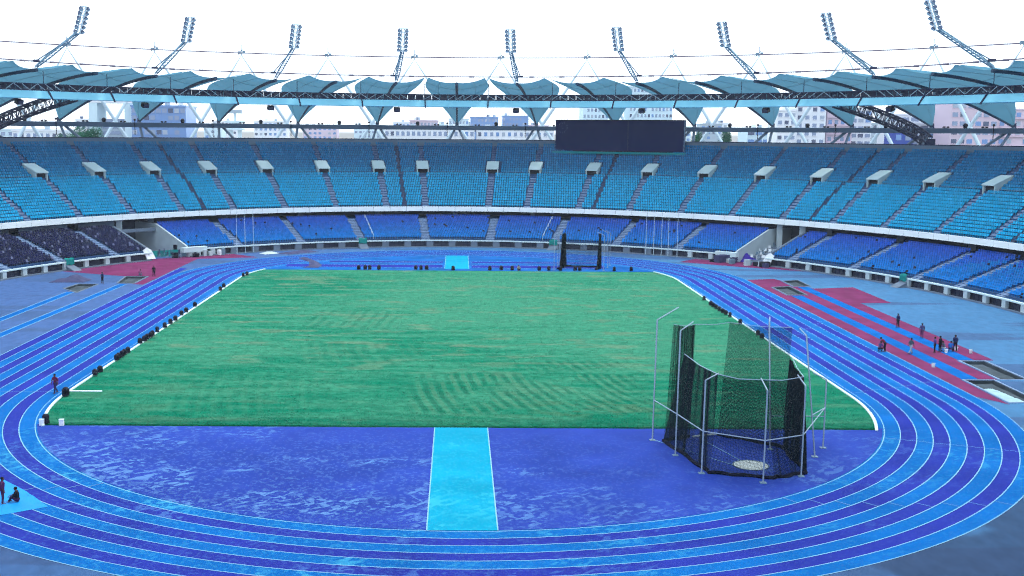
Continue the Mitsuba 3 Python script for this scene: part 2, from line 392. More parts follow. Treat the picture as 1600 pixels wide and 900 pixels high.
# lanes
def band(R0, R1, z, n=90):
    a, b = stadium_curve(R0, n), stadium_curve(R1, n)
    P = np.stack([np.c_[a, np.full(len(a), z)], np.c_[b, np.full(len(b), z)]], 1)
    return np.vstack([P, P[:1]])
tag('running_track', kind='structure', label='blue and violet athletics track with white lane lines')
for k in range(9):
    R0 = 35.95 if k == 0 else 36.5 + 1.22 * k
    MB().grid(band(R0, 36.5 + 1.22 * (k + 1), 0.010)).put('running_track__lane', 'm_lane_light' if k % 2 == 0 else 'm_lane_dark')
MB().poly(sg.box(-R9 - 1.3, -66, -R9, 55), 0.010).put('running_track__lane', 'm_lane_dark', label='tenth lane of the left straight')
for k in range(10):
    R = 36.5 + 1.22 * k
    MB().grid(band(R - 0.035, R + 0.035, 0.018)).put('running_track__lane_line', 'm_line')
mb = MB()
mb.box((-R9 - 1.3, -5, 0.016), (0.035, 60, 0.003))
mb.put('running_track__lane_line', 'm_line')
mb = MB()
def mark(p, q, w=0.07):
    mb.bar((*p, 0.024), (*q, 0.024), w, 0.005)
mark((36.6, -57.0), (36.5, -57.0)); 
for k in range(9):
    R = 36.5 + 1.22 * k
    # finish line on the left, stagger marks round the bends
    mark((-R, -41.8), (-R - 1.15, -41.8), 0.09)
    for a, ka in ((-0.40, 0.0), (-0.95, 0.03), (-2.3, -.02), (0.06, 0.012)):
        an = a + ka * k
        c, s_ = math.cos(an), math.sin(an)
        mark((R * c, -42.195 + R * s_), ((R + 1.15) * c, -42.195 + (R + 1.15) * s_))
    mark((R, -14.0 + 1.9 * k), (R + 1.15, -14.0 + 1.9 * k)); mark((R, 8.0 + 3.4 * k), (R + 1.15, 8.0 + 3.4 * k)); mark((-R, 10.0 + 1.5 * k), (-R - 1.15, 10.0 + 1.5 * k))
    mark((-R, -20.0), (-R - 1.15, -20.0), .05)
mb.put('running_track__start_mark', 'm_mark')
G = 54.0
inner = stadium_poly(35.9)
xs = np.arange(-60, 60.1, 0.25)
front = np.c_[xs, -G - 0.10 + 0.28 * meshkit.fbm(np.c_[xs * 0.9, xs * 0, xs * 0], 4, 9)]
field = inner.intersection(sg.Polygon(np.vstack([front, [[60, G], [-60, G]]])))
# grass with a gently uneven surface
gx, gy = np.linspace(-36, 36, 121), np.linspace(-G, G, 181)
MB().poly(field, 0.012).put('grass_field', 'm_grass', kind='structure', label='green grass infield with pale dry streaks')
# rough tufts at the edge of the lawn and scattered over it (real blades, one mass)
def tufts(n, seed):
    r = np.random.default_rng(seed)
    x = r.uniform(-35.6, 35.6, n); y = -G + (2 * G) * r.random(n) ** 1.6
    edge = r.random(n) < 0.18
    y = np.where(edge, -G + r.random(n) * 0.5, y)
    x = np.where(edge, r.uniform(-34, 34, n), x)
    keep = shapely.contains_xy(inner.buffer(-0.15), x, y)
    x, y = x[keep], y[keep]; n = len(x)
    h = r.uniform(0.02, 0.06, n); w = r.uniform(0.03, 0.08, n); a = r.uniform(0, np.pi, n); lx, ly = r.normal(0, .04, (2, n))
    v = np.stack([np.c_[x - w * np.cos(a), y - w * np.sin(a), 0 * x + .01], np.c_[x + w * np.cos(a), y + w * np.sin(a), 0 * x + .01], np.c_[x + lx, y + ly, h]], 1).reshape(-1, 3)
    return v, np.arange(3 * n).reshape(-1, 3)
MB().add(*tufts(160000, 5)).put('grass_blades', 'm_grass', kind='stuff', label='tufts of grass standing up all over the infield', cat='grass')

dz = stadium_poly(36.35)
MB().poly(dz.intersection(sg.box(-60, -100, 60, -G + .5)).difference(field), 0.022).put('end_zone', 'm_dzone', kind='structure', label='worn violet blue surface of the near half circle')
MB().poly(dz.intersection(sg.box(-60, G, 60, 100)), 0.022).put('end_zone', 'm_dzone_far', kind='structure', label='violet blue surface of the far half circle')
for sgn, x0, x1 in ((-1, -2.15, 2.15), (1, -2.6, 1.7)):
    ya, yb = sorted((sgn * G, sgn * 78.55))
    if sgn > 0: ya = 56.6
    MB().poly(sg.box(x0, ya, x1, yb), 0.032).put('run_up_strip', 'm_strip', kind='structure', label='bright cyan run-up strip across the near half circle' if sgn < 0 else 'bright cyan run-up strip across the far half circle')
    mb = MB()
    for x in (x0, x1):
        mb.box((x, (ya + yb) / 2, 0.040), (0.04, (yb - ya) / 2, 0.003))
    mb.put('run_up_line', 'm_line', kind='structure')
# white lines of the far half circle's runways
mb = MB()
for y in (58.4, 62.6, 66.0, 68.4):
    mb.box((-17, y, 0.038), (14.0, 0.05, 0.003)); mb.box((14, y, 0.038), (12.0, 0.05, 0.003))
mb.put('run_up_line', 'm_line', kind='structure')
mb = MB()
for y, w in ((60.5, 1.9), (67.2, 1.0)):
    mb.poly(sg.box(-31 if y < 61 else -24, y - w, -3, y + w), 0.031)
    mb.poly(sg.box(2.2, y - w, 26, y + w), 0.031)
mb.put('far_runway', 'm_lane_dark', kind='structure')
# kerb: white raised edge along the straights and into the bends
cv = stadium_curve(35.9, 120)
def run(pts): 
    mb = MB()
    P = np.c_[pts, np.full(len(pts), 0.06)]
    for a, b in zip(P[:-1], P[1:]): mb.bar(a, b, 0.24, 0.10)
    return mb
allc = np.vstack([cv, cv[:1]])
right = allc[(allc[:, 0] > 0) & (np.abs(allc[:, 1]) < G + .3)]; right = right[np.argsort(right[:, 1])]
left = allc[(allc[:, 0] < 0) & (np.abs(allc[:, 1]) < G + .3)]; left = left[np.argsort(left[:, 1])]
run(right).put('kerb', 'm_kerb', kind='structure', label='white kerb along the right edge of the grass')
run(left).put('kerb', 'm_kerb', kind='structure', label='white kerb along the left edge of the grass')
MB().box((-34.4, -41.6, 0.05), (1.5, 0.16, 0.04)).put('kerb_board', 'm_kerb', label='short white board lying on the grass behind the finish line', cat='board')
for x, w in ((-34.0, .22), (-32.4, .22)):
    k = thing('marker_post', 'low white post at the near left grass corner, ' + ('outer one' if x < -33 else 'inner one'), 'post')
    MB().box((x, -54.0, 0.25), (w * .8, w * .6, 0.25)).put(k + '__body', 'm_white'); MB().box((x, -54.0, 0.52), (w * .9, w * .7, 0.02)).put(k + '__cap', 'm_steel_pale')

# ------------------------------------------------------------------ lower stand
S_VIS = 132.0
NEAR_S = np.linspace(-(E1.per / 2 - 62), E1.per / 2 - 62, 161)
L_AISLE = [84.5, 72.4, 45.3, 32.0, 19.4, 6.0, -7.3, -20.7, -33.7, -47.1, -72.5, -86.4, -101.0, -111.0, -120.9]
L_AISLE_ALL = L_AISLE + [96.8, 109.0, 121.0, 133.0, -133.0]
GAP_L, GAP_R = (56.5, 65.2), (-67.4, -60.0)     # the two tunnel mouths
def in_gap(s): return GAP_L[0] < s < GAP_L[1] or GAP_R[0] < s < GAP_R[1]
END = E1.per / 2 - 62                         # the bowl is open at the camera's end
sections = [(-END, GAP_R[0]), (GAP_R[1], GAP_L[0]), (GAP_L[1], END)]
LR, LT, LRISE, LD0, LZ0 = 14, 0.78, 0.270, 1.15, 1.45
tag('lower_stand', 'lower tier of blue and navy seats behind a low white topped wall', 'stand')
prof = [(0.35, LZ0)]
for r in range(LR):
    prof += [(LD0 + LT * r, LZ0 + LRISE * r), (LD0 + LT * r, LZ0 + LRISE * (r + 1))] if r else [(LD0, LZ0), (LD0, LZ0 + LRISE)]
prof += [(20.0, prof[-1][1])]
ZC = prof[-1][1]
for a, b in sections:
    E1.sweep(np.linspace(a, b, max(8, int((b - a) / 2.2))), prof).put('lower_stand__terrace', 'm_terrace')
# concourse back wall, ceiling and columns
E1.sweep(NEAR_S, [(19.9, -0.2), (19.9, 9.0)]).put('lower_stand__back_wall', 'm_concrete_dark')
for a, b in (GAP_L, GAP_R):
    E1.sweep(np.linspace(a, b, 8), [(18.8, 0.0), (18.8, 7.0)]).put('lower_stand__tunnel_wall', 'm_concrete_dark')
# broad steps that climb inside the right tunnel mouth
def step_z(d): return 0.45 * max(0, int((d - 3.0) / 2.0) + 1) if d > 3 else 0.0
for q in range(6):
    E1.solid(GAP_R[0] + .35, GAP_R[1] - .35, 3.0 + 2 * q, 5.0 + 2 * q, 0.0, 0.45 * (q + 1), n=3).put('lower_stand__tunnel_step', 'm_concrete')
# front wall: white cap, pillars, dark recess
for a, b in sections:
    E1.solid(a, b, -0.12, 0.34, 1.28, 1.50, n=int((b - a) / 2) + 3).put('lower_stand__wall_cap', 'm_kerb')
    E1.solid(a, b, -0.3, 0.05, 0.0, 0.22, n=int((b - a) / 2) + 3).put('lower_stand__wall_foot', 'm_concrete')
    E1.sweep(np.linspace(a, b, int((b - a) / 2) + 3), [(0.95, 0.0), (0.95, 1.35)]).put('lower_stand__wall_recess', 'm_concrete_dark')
    n = int((b - a) / 4.6)
    for s in np.linspace(a + .4, b - .4, n + 1):
        if abs(s) < S_VIS:
            w = 0.45 if abs(s) > 50 else 0.7
            E1.solid(s - w, s + w, -0.04, 0.5, 0.221, 1.279, n=2).put('lower_stand__pillar', 'm_wall_white' if abs(s) > 50 else 'm_concrete')
    mb = MB()                                   # guard bars in the recess
    for s in np.arange(a + .6, b - .4, 0.9):
        if abs(s) < S_VIS:
            p = E1.at(s, 0.62, 0.0); mb.bar(p, p + [0, 0, 1.3], 0.07)
    if mb.n: mb.put('lower_stand__guard_bar', 'm_dark_metal', kind='stuff')
# sloping side walls at the tunnel mouths
def side_wall(s, thick, m):
    prof_ = [(0.2, 0.0), (0.2, 1.5)] + [(LD0 + LT * r, LZ0 + LRISE * (r + 1) + 0.45) for r in range(LR)] + [(18.8, ZC + 0.45), (18.8, 0.0)]
    out = []
    for e in (s, s + thick):
        out.append(np.array([E1.at(e, d, z) for d, z in prof_]))
    mb = MB()
    n = len(prof_)
    P = np.vstack(out)
    pol = sg.Polygon([(d, z) for d, z in prof_])
    v2, f2 = trimesh.creation.triangulate_polygon(pol, engine='earcut')
    for e in (s, s + thick):
        mb.add(np.array([E1.at(e, d, z) for d, z in v2]), f2)
    mb.add(P, [[i, (i + 1) % n, n + (i + 1) % n, n + i] for i in range(n)])
    mb.put('lower_stand__side_wall', m)
side_wall(GAP_L[0] - 0.02, 0.35, 'm_wall_white'); side_wall(GAP_L[1] - .33, 0.35, 'm_concrete')
side_wall(GAP_R[1] - 0.33, 0.35, 'm_wall_white'); side_wall(GAP_R[0] - 0.02, 0.35, 'm_concrete')
# flared white end blocks of the wall
for s, ln in ((GAP_L[0] - 3.0, 5.2), (GAP_R[1] - 0.2, 4.6)):
    E1.solid(s - .6, s + ln - .6, -0.25, 0.75, 0.9, 1.85, n=5).put('lower_stand__end_block', 'm_kerb')
# columns under the upper tier
for s in (63.2, -66.0, -61.5) + tuple(np.arange(-126, 130, 14.0)):
    if GAP_R[0] - 1 < s < GAP_R[1] + 1 or GAP_L[0] < s < GAP_L[1]:
        z0 = 0.0
    else: z0 = ZC
    dd = 12.6 if z0 == 0 else 14.5
    p = E1.at(s, dd, z0)
    MB().box(p + [0, 0, (7.0 - z0) / 2], (0.45, 0.45, (7.0 - z0) / 2)).put('lower_stand__column', 'm_wall_white' if z0 == 0 else 'm_concrete')
# pale boards behind the left block and doors in the tunnel
for a, b in ((82.6, 73.1), (71.0, 64.0), (95, 86)):
    E1.solid(b, a, 12.9, 13.1, ZC + 0.02, ZC + 1.35, n=4).put('lower_stand__back_board', 'm_concrete', label='pale board wall behind the navy seats')
for s, d in ((GAP_L[0] + .05, 4.5), (GAP_R[1] - .4, 11.0)):
    p = E1.at(s + (0.33 if s > 0 else 0.02), d, 1.0)
    _, n = E1.frame(s); t = np.array([-n[1], n[0]])
    MB().box(p, (0.6, 0.06, 1.0), (n[0], n[1], 0), (t[0], t[1], 0)).put('lower_stand__door', 'm_black')
mb_d = [(59.5, 1.6), (62.0, 1.0), (-64.0, 1.4)]
for s, w in mb_d:
    E1.solid(s - w, s + w, 18.6, 18.75, 0.0, 2.6, n=2).put('lower_stand__tunnel_door', 'm_black')
E1.solid(GAP_L[0] + .4, GAP_L[1] - .4, 11.2, 11.8, 4.3, 4.9, n=3).put('lower_stand__tunnel_beam', 'm_concrete')

# ------------------------------------------------------------------ seats
def seat_mesh(w=0.385):
    """A stadium shell seat facing -y (the pitch); origin on the tread."""
    mb = MB()
    mb.box((0, -0.02, 0.40), (w / 2, 0.20, 0.03))
    mb.box((0, 0.20, 0.60), (w / 2, 0.03, 0.19), (1, 0, 0), (0, 0.97, -0.24))
    mb.box((0, 0.10, 0.19), (0.05, 0.10, 0.19))
    return mb.get()
SV, SF = seat_mesh()
def lean_seat():
    """the same seat with the unseen bottoms left out"""
    f = [i for i in range(len(SF))]
    return SV, SF[f]
def row_positions(d, s0, s1, step, blocked):
    """arc positions of the seats of one row; blocked: [(s, half width)]"""
    # the arc length grows with the offset
    ss = np.linspace(s0, s1, 800)
    P = E1.at(ss, np.full(800, d), np.zeros(800))
    L = np.r_[0, np.cumsum(np.linalg.norm(np.diff(P, axis=0), axis=1))]
    out = np.interp(np.arange(step / 2, L[-1], step), L, ss)
    k = np.interp(out, ss, np.gradient(L, ss))
    ok = np.ones(len(out), bool)
    for b, hw in blocked: ok &= np.abs(out - b) * k > hw
    return out[ok]
def seat_bank(stand, rows, colour, few):
    """rows [(d, z, positions)] -> the nearest `few` seats singly, the rest as one mass"""
    S, D, Z = (np.concatenate(x) for x in zip(*[(p, np.full(len(p), d), np.full(len(p), z)) for d, z, p in rows]))
    pos = E1.at(S, D, Z); _, nrm = E1.frame(S)
    tan = np.c_[-nrm[:, 1], nrm[:, 0]]
    col = colour(S, D, Z)
    dist = np.linalg.norm(pos - CAM, axis=1)
    # in front of the lens
    rel = pos - CAM; dep = rel @ F_; u = (rel @ R_) / dep * 1809.98 + 730
    seen = (u > 0) & (u < 1600) & (dep > 0)
    order = np.argsort(np.where(seen, dist, 1e9))
    single, mass = order[:few], order[few:]
    X = np.c_[tan, np.zeros(len(tan))]; Y = np.c_[nrm, np.zeros(len(nrm))]
    def place(i):
        return pos[i][:, None, :] + SV[None, :, 0:1] * X[i][:, None, :] + SV[None, :, 1:2] * Y[i][:, None, :] + SV[None, :, 2:3] * np.array([0, 0, 1.0])
    V = place(mass); n, m = V.shape[:2]
    Fm = (SF[None] + (np.arange(n) * m)[:, None, None]).reshape(-1, 3)
    put(stand + '__seat_rows', mikit.ply((V.reshape(-1, 3), Fm), 'm_seat', color=np.repeat(col[mass], m, 0)), kind='stuff')
    variants = {}
    for i in single:
        q = tuple(np.round(col[i] * 16).astype(int))
        if q not in variants: variants[q] = mikit.ply((SV, SF), 'm_seat', color=np.broadcast_to(col[i], (len(SV), 3)))
        M = np.eye(4); M[:3, 0] = X[i]; M[:3, 1] = Y[i]; M[:3, 3] = pos[i]
        put(stand + '__seat', {**variants[q], 'to_world': T(M)})
    return len(S)

def lower_colour(S, D, Z):
    n = len(S); r = np.random.default_rng(3)
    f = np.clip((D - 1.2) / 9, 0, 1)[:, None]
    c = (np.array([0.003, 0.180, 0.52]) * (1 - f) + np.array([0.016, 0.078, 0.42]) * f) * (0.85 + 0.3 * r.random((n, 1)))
    navy = np.array([0.013, 0.015, 0.058]) * (0.6 + 0.8 * r.random((n, 1)))
    speck = r.random(n) < 0.10
    navy[speck] = np.array([0.10, 0.11, 0.19]) * (0.5 + r.random((speck.sum(), 1)))
    c = np.where((S > GAP_L[1] - 1)[:, None], navy, c)
    dark = r.random(n) < 0.012
    c[dark] = (0.01, 0.015, 0.04)
    return c
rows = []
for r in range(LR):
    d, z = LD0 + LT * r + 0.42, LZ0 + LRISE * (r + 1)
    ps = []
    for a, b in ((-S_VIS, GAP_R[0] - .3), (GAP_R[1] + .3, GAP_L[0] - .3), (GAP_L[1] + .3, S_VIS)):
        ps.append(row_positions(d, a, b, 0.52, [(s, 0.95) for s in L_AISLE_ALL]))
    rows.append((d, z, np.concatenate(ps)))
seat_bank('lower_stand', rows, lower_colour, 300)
# stairs in the aisles: half-height steps
def stair(stand, s, hw, d0, z0, tread, rise, n, m='m_stair'):
    mb = MB()
    for r in range(n):
        for h in (0, 1):
            a = d0 + tread * r + (0.0 if h else -tread / 2)
            z1 = z0 + rise * (r + 1) - (0 if h else rise / 2) + 0.012
            c = E1.at(s, a + tread / 4, z1 - 0.12); _, nn = E1.frame(s)
            mb.box(c, (hw, tread / 4, 0.12), (-nn[1], nn[0], 0), (nn[0], nn[1], 0))
    mb.put(stand + '__stair', m)
for s in L_AISLE_ALL:
    if abs(s) < S_VIS: stair('lower_stand', s, 0.88, LD0, LZ0, LT, LRISE, LR)
# handrails: white pipes on two stairs
for s in (16.8, -18.2):
    mb = MB()
    a, b = E1.at(s, 1.2, 2.6), E1.at(s, 11.0, 6.1)
    mb.tube([a, b], 0.06)
    for t in np.linspace(0, 1, 6):
        p = a + (b - a) * t; mb.tube([p - [0, 0, 0.95], p], 0.045, 5)
    mb.put('lower_stand__handrail', 'm_kerb')

# ------------------------------------------------------------------ upper stand
tag('upper_stand', 'upper tier of cyan blue seats with a white front band and small huts', 'stand')
UA, UB = -(E1.per / 2 - 62), (E1.per / 2 - 62)     # open behind the camera's gantry
US = np.linspace(UA, UB, 220)
U1, U2 = 13, 13
UD0, UZ0, UT, UR1, UR2 = 12.0, 7.25, 0.79, 0.525, 0.50
prof = [(11.45, 7.25)]
d, z = UD0, UZ0
rows_u = []
for r in range(U1):
    prof += [(d, z), (d, z + UR1)]; z += UR1; rows_u.append((d + 0.42, z, 1)); d += UT
DA, ZA = d, z                                          # cross aisle
prof += [(DA, ZA), (DA + 1.25, ZA), (DA + 1.25, ZA + 0.55)]
d, z = DA + 1.25, ZA + 0.55
rows_u.append((d + 0.42, z, 2)); d += UT
for r in range(U2 - 1):
    prof += [(d, z), (d, z + UR2)]; z += UR2; rows_u.append((d + 0.42, z, 2)); d += UT
DTOP, ZTOP = d, z
prof += [(DTOP + 1.2, ZTOP)]
E1.sweep(US, prof).put('upper_stand__terrace', 'm_terrace')
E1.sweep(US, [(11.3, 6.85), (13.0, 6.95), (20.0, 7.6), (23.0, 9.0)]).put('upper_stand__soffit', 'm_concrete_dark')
E1.solid(UA, UB, DTOP + 1.2, DTOP + 1.5, ZTOP - 0.5, ZTOP + 1.45, n=150).put('upper_stand__parapet', 'm_parapet')
E1.sweep(US, [(DTOP + 1.51, ZTOP + 1.4), (DTOP + 1.51, -0.3)]).put('upper_stand__outer_wall', 'm_concrete')
E1.solid(UA, UB, DTOP + 1.19, DTOP + 1.53, ZTOP + 1.451, ZTOP + 1.62, n=150).put('upper_stand__rear_rail', 'm_dark_metal')
# front band in panels with open joints
step = 3.0
nb = int((UB - UA) / step)
edges = np.linspace(UA, UB, nb + 1)
panels = []
for a, b in zip(edges[:-1], edges[1:]):
    mid = (a + b) / 2
    if abs(mid) < S_VIS:
        E1.solid(a + 0.025, b - 0.025, 11.02, 11.42, 6.80 + rng.normal(0, .006), 7.80, n=3).put('upper_stand__fascia_panel', 'm_fascia')
for a, b in ((UA, -S_VIS), (S_VIS, UB)):
    E1.solid(a, b, 11.02, 11.42, 6.8, 7.8, n=60).put('upper_stand__fascia', 'm_fascia')
E1.solid(UA, UB, 11.06, 11.40, 6.83, 7.76, n=150).put('upper_stand__fascia_backing', 'm_concrete_dark')
VOM = [70.9, 60.7, 51.0, 41.2, 31.5, 21.9, 12.6, 5.4, -6.1, -13.2, -22.8, -32.3, -42.1, -52.1, -62.1, -72.2, -82.3, -92.9, -103.5, 81.2, 91.5]
EXTRA = [46.6, 9.2, -25.6, -67.5, 88.0, -108.0]
for s in VOM:
    hw = 1.36
    P, n = E1.frame(s); t = np.array([-n[1], n[0]])
    def at3(x, d, z): return np.array([*(P + n * d + t * x), z])
    d0, d1 = DA + 1.0, DA + 5.0
    z0, zf, zb = ZA, ZA + 1.70, ZA + 3.25
    mb = MB()
    # roof slab, two wedge walls
    top = [at3(-hw, d0 - .25, zf), at3(hw, d0 - .25, zf), at3(hw, d1, zb), at3(-hw, d1, zb)]
    low = [p - [0, 0, 0.22] for p in top]
    mb.add(np.array(top + low), [[0, 1, 2, 3], [7, 6, 5, 4], [0, 4, 5, 1], [1, 5, 6, 2], [2, 6, 7, 3], [3, 7, 4, 0]])
    for sx in (-1, 1):
        for th in (0, .22):
            x = sx * (hw - .02 - th)
            q = [at3(x, d0, z0), at3(x, d0, zf - .2), at3(x, d1, zb - .2), at3(x, d1, z0)]
            mb.add(np.array(q), [[0, 1, 2, 3]])
        a = [at3(sx * (hw - .02), d0, z0), at3(sx * (hw - .24), d0, z0), at3(sx * (hw - .24), d0, zf - .2), at3(sx * (hw - .02), d0, zf - .2)]
        mb.add(np.array(a), [[0, 1, 2, 3]])
    k = mb.put('upper_stand__vomitory', 'm_vomitory')
    MB().add(np.array([at3(-hw + .24, d0 + .5, z0), at3(hw - .24, d0 + .5, z0), at3(hw - .24, d0 + .5, zf - .1), at3(-hw + .24, d0 + .5, zf - .1)]), [[0, 1, 2, 3]]).put(k + '__doorway', 'm_black')
def upper_colour(S, D, Z):
    n = len(S); r = np.random.default_rng(5)
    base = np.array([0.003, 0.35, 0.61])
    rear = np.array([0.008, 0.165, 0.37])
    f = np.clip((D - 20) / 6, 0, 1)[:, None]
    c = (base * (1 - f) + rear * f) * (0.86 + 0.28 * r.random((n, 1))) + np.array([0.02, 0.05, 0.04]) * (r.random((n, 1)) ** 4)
    return c
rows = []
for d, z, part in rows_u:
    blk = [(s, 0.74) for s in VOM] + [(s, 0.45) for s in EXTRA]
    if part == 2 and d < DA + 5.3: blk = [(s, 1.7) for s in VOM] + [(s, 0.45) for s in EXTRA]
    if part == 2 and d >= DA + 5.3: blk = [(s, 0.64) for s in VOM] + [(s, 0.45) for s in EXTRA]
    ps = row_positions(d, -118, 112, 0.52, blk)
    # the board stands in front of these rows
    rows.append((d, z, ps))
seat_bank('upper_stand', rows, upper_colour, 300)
for s in VOM:
    stair('upper_stand', s, 0.68, UD0, UZ0, UT, UR1, U1)
    stair('upper_stand', s, 0.6, DA + 1.25 + UT * 5, ZA + .55 + UR2 * 4, UT, UR2, U2 - 5, 'm_stair_dim')
for s in EXTRA:
    stair('upper_stand', s, 0.4, UD0, UZ0, UT, UR1, U1, 'm_concrete_dark')
    stair('upper_stand', s, 0.4, DA + 1.25 + UT, ZA + .55, UT, UR2, U2 - 1, 'm_concrete_dark')
# rail along the cross aisle
mb = MB()
ss = np.arange(-112, 106, 1.5)
ss = ss[[min(abs(s - v) for v in VOM) > 1.0 for s in ss]]
for s0, s1 in zip(ss[:-1], ss[1:]):
    if s1 - s0 < 1.6:
        for h in (0.55, 1.0):
            mb.bar(E1.at(s0, DA + .1, ZA + h), E1.at(s1, DA + .1, ZA + h), 0.05)
    mb.bar(E1.at(s0, DA + .1, ZA), E1.at(s0, DA + .1, ZA + 1.0), 0.05)
mb.put('upper_stand__aisle_rail', 'm_steel')
# deck under the camera: behind the frame, where the photographer stands
MB().box((0, -151.0, 21.9), (24, 6.5, 0.2)).put('camera_deck', 'm_concrete', label='concrete viewing deck at the near end of the bowl', cat='deck')
# lamps under the front of the upper tier
spots = [s for s in np.arange(108, -113, -9.0) if in_frame(E1.at(s, 12.2, 6.72))]
for i, s in enumerate(spots):
    p = E1.at(s, 12.2, 6.72); _, n = E1.frame(s)
    k = thing('ceiling_fixture', f'small pale light fixture under the upper tier, {nth(i + 1)} from the left', 'light fixture', 'fixtures under the upper tier')
    MB().box(p, (0.55, 0.13, 0.07), (-n[1], n[0], 0), (n[0], n[1], 0)).put(k + '__housing', 'm_white')
    MB().box(p - [0, 0, 0.085], (0.5, 0.1, 0.015), (-n[1], n[0], 0), (n[0], n[1], 0)).put(k + '__diffuser', 'm_fascia')
# ------------------------------------------------------------------ roof
SP, SO = 12.04, -0.16
def rib_s(k): return SO - SP * k
tag('stadium_roof', 'ring roof of pale blue fabric sails on dark ribs above the bowl', 'roof')
DN, ZN, DT, ZT, DC, ZCN = 48.7, 25.9, 5.6, 34.4, 4.3, 35.4
def rib_pt(k, u): return E2.at(rib_s(k), DT + (DN - DT) * u, ZT - (ZT - ZN) * u ** 1.6)
def edge_pt(k, side, u):
    return E2.at(rib_s(k + side * 0.47 * (1 - u ** 4.2)), DC + (DN - DC) * u, ZCN - 1.8 * u - (ZCN - ZN - 1.8) * u ** 6)
SEEN = range(-12, 13)
SAIL_EDGE = {}
for k in range(-24, 25):
    near = k in SEEN
    nu, nt = (16, 6) if near else (6, 3)
    SEAM = MB()
    mb = MB()
    for side in (-1, 1):
        P = np.zeros((nu, nt, 3))
        for i, u in enumerate(np.linspace(0, 1, nu)):
            a, b = rib_pt(k, u), edge_pt(k, side, u)
            _, n = E2.frame(rib_s(k))
            for j, t in enumerate(np.linspace(0, 1, nt)):
                sag = 4 * t * (1 - t)
                P[i, j] = a + (b - a) * t + np.array([n[0], n[1], 0]) * sag * (0.9 * (1 - u) ** 2) - np.array([0, 0, 0.40 * sag * (1 - u)])
        mb.grid(P); SAIL_EDGE[side] = P[-1].copy()
        if near:
            for q in (4, 8, 11): SEAM.tube(P[q] - [0, 0, .03], .05, 4)
            SEAM.tube(P[:, 3] - [0, 0, .03], .05, 4)
    sk = mb.put('stadium_roof__sail', 'm_membrane', smooth=True)
    if near: SEAM.put(sk + '__seam', 'm_seam', kind='stuff')
    mb = MB(); mb.tube([rib_pt(k, u) - [0, 0, 0.22] for u in np.linspace(0, 1, 14 if near else 6)], np.linspace(.36, .19, 14 if near else 6), 6)
    mb.put('stadium_roof__rib', 'm_rib', smooth=40)
    if near:
        for side in (-1, 1):
            MB().tube(SAIL_EDGE[side], 0.10, 5).put('stadium_roof__edge_cable', 'm_steel')
        # legs of the node on the rim, pin joint
        node = E2.at(rib_s(k), DN, ZN)
        mb = MB()
        for ds in (-1.45, 1.45):
            mb.tube([node - [0, 0, .2], E2.at(rib_s(k) + ds, 40.6, ZTOP + .4)], 0.30, 6)
        mb.put('stadium_roof__node_leg', 'm_beam', smooth=40)
        mb = MB(); mb.tube([node - [0, 0, .9], node + [0, 0, .6]], 0.42, 8); mb.put('stadium_roof__node_joint', 'm_dark_metal', smooth=40)
        # crossed outer masts
        for ds, m_ in ((-1, 'm_steel_pale'), (1, 'm_steel_pale')):
            a = E2.at(rib_s(k - ds * 0.52), 66.0, 43.6); x_ = E2.at(rib_s(k), 64.5, 26.0)
            dirv = x_ - a; b = a + dirv * (43.9 / 17.6)
            mb = MB(); mb.tube([a, a + dirv * .6, b], [0.06, 0.42, 0.42], 8); mb.put('stadium_roof__outer_mast', m_, smooth=40)
        mb = MB()
        p = E2.at(rib_s(k - .5), 66.0, 43.6)
        mb.box(p + [-.5, 0, 0], (0.35, 0.3, 0.3)); mb.box(p + [.6, 0, .1], (0.3, 0.3, 0.35)); mb.tube([p - [0, 0, .8], p + [0, 0, 1.9]], 0.09, 5); mb.tube([p - [.9, 0, .6], p + [.4, 0, .8]], 0.1, 5)
        mb.put('stadium_roof__cable_clamp', 'm_steel')
RS = np.linspace(-E2.per / 2, E2.per / 2, 241)
MB().tube(E2.at(RS[:-1], np.full(240, 66.0), np.full(240, 43.5)), 0.15, 6, True).put('stadium_roof__outer_cable', 'm_cable', smooth=60)
MB().tube(E2.at(RS[:-1], np.full(240, 5.2), np.full(240, 35.65)), 0.12, 6, True).put('stadium_roof__inner_cable', 'm_cable', smooth=60)
mb = MB()
for k in np.arange(-12, 13, 0.25):
    s = rib_s(k); a, b = E2.at(s - .5, 5.2, 35.65), E2.at(s + .5, 5.2, 35.65)
    if int(round(k * 4)) % 2: mb.tube([a, b], 0.2, 6)
mb.put('stadium_roof__cable_sleeve', 'm_cable')
E2.solid(-E2.per / 2 + .01, E2.per / 2 - .01, 45.6, 46.4, 24.45, 25.5, n=160).put('stadium_roof__rear_beam', 'm_beam')

# catwalk ring: fascia band in panels, walkway truss above it
tag('catwalk_ring', 'catwalk ring hung under the roof, dark truss over a pale blue band', 'catwalk')
for i in range(-24, 25):
    s0, s1 = rib_s(i + .5), rib_s(i - .5)
    g = 0.07
    n = 4
    ss = np.linspace(s0 + g, s1 - g, n)
    mb = E2.sweep(ss, [(10.2, 29.40), (11.4, 30.78), (11.8, 30.78), (10.7, 29.30), (10.2, 29.40)])
    mb.put('catwalk_ring__band_panel', 'm_band')
    if i in SEEN:
        mb = MB(); mb.bar(E2.at(s0, 9.95, 29.15), E2.at(s0, 11.5, 31.1), 0.26, 0.22); mb.put('catwalk_ring__hanger', 'm_dark_metal')
        if abs(i) < 11:
            mb = MB(); mb.tube([E2.at(s0, 12.6, 31.9), E2.at(s0, 12.6, 34.2 + .3)], 0.07, 5); mb.put('catwalk_ring__hanger_rod', 'm_dark_metal')
Sx = np.linspace(-160, 160, 200)
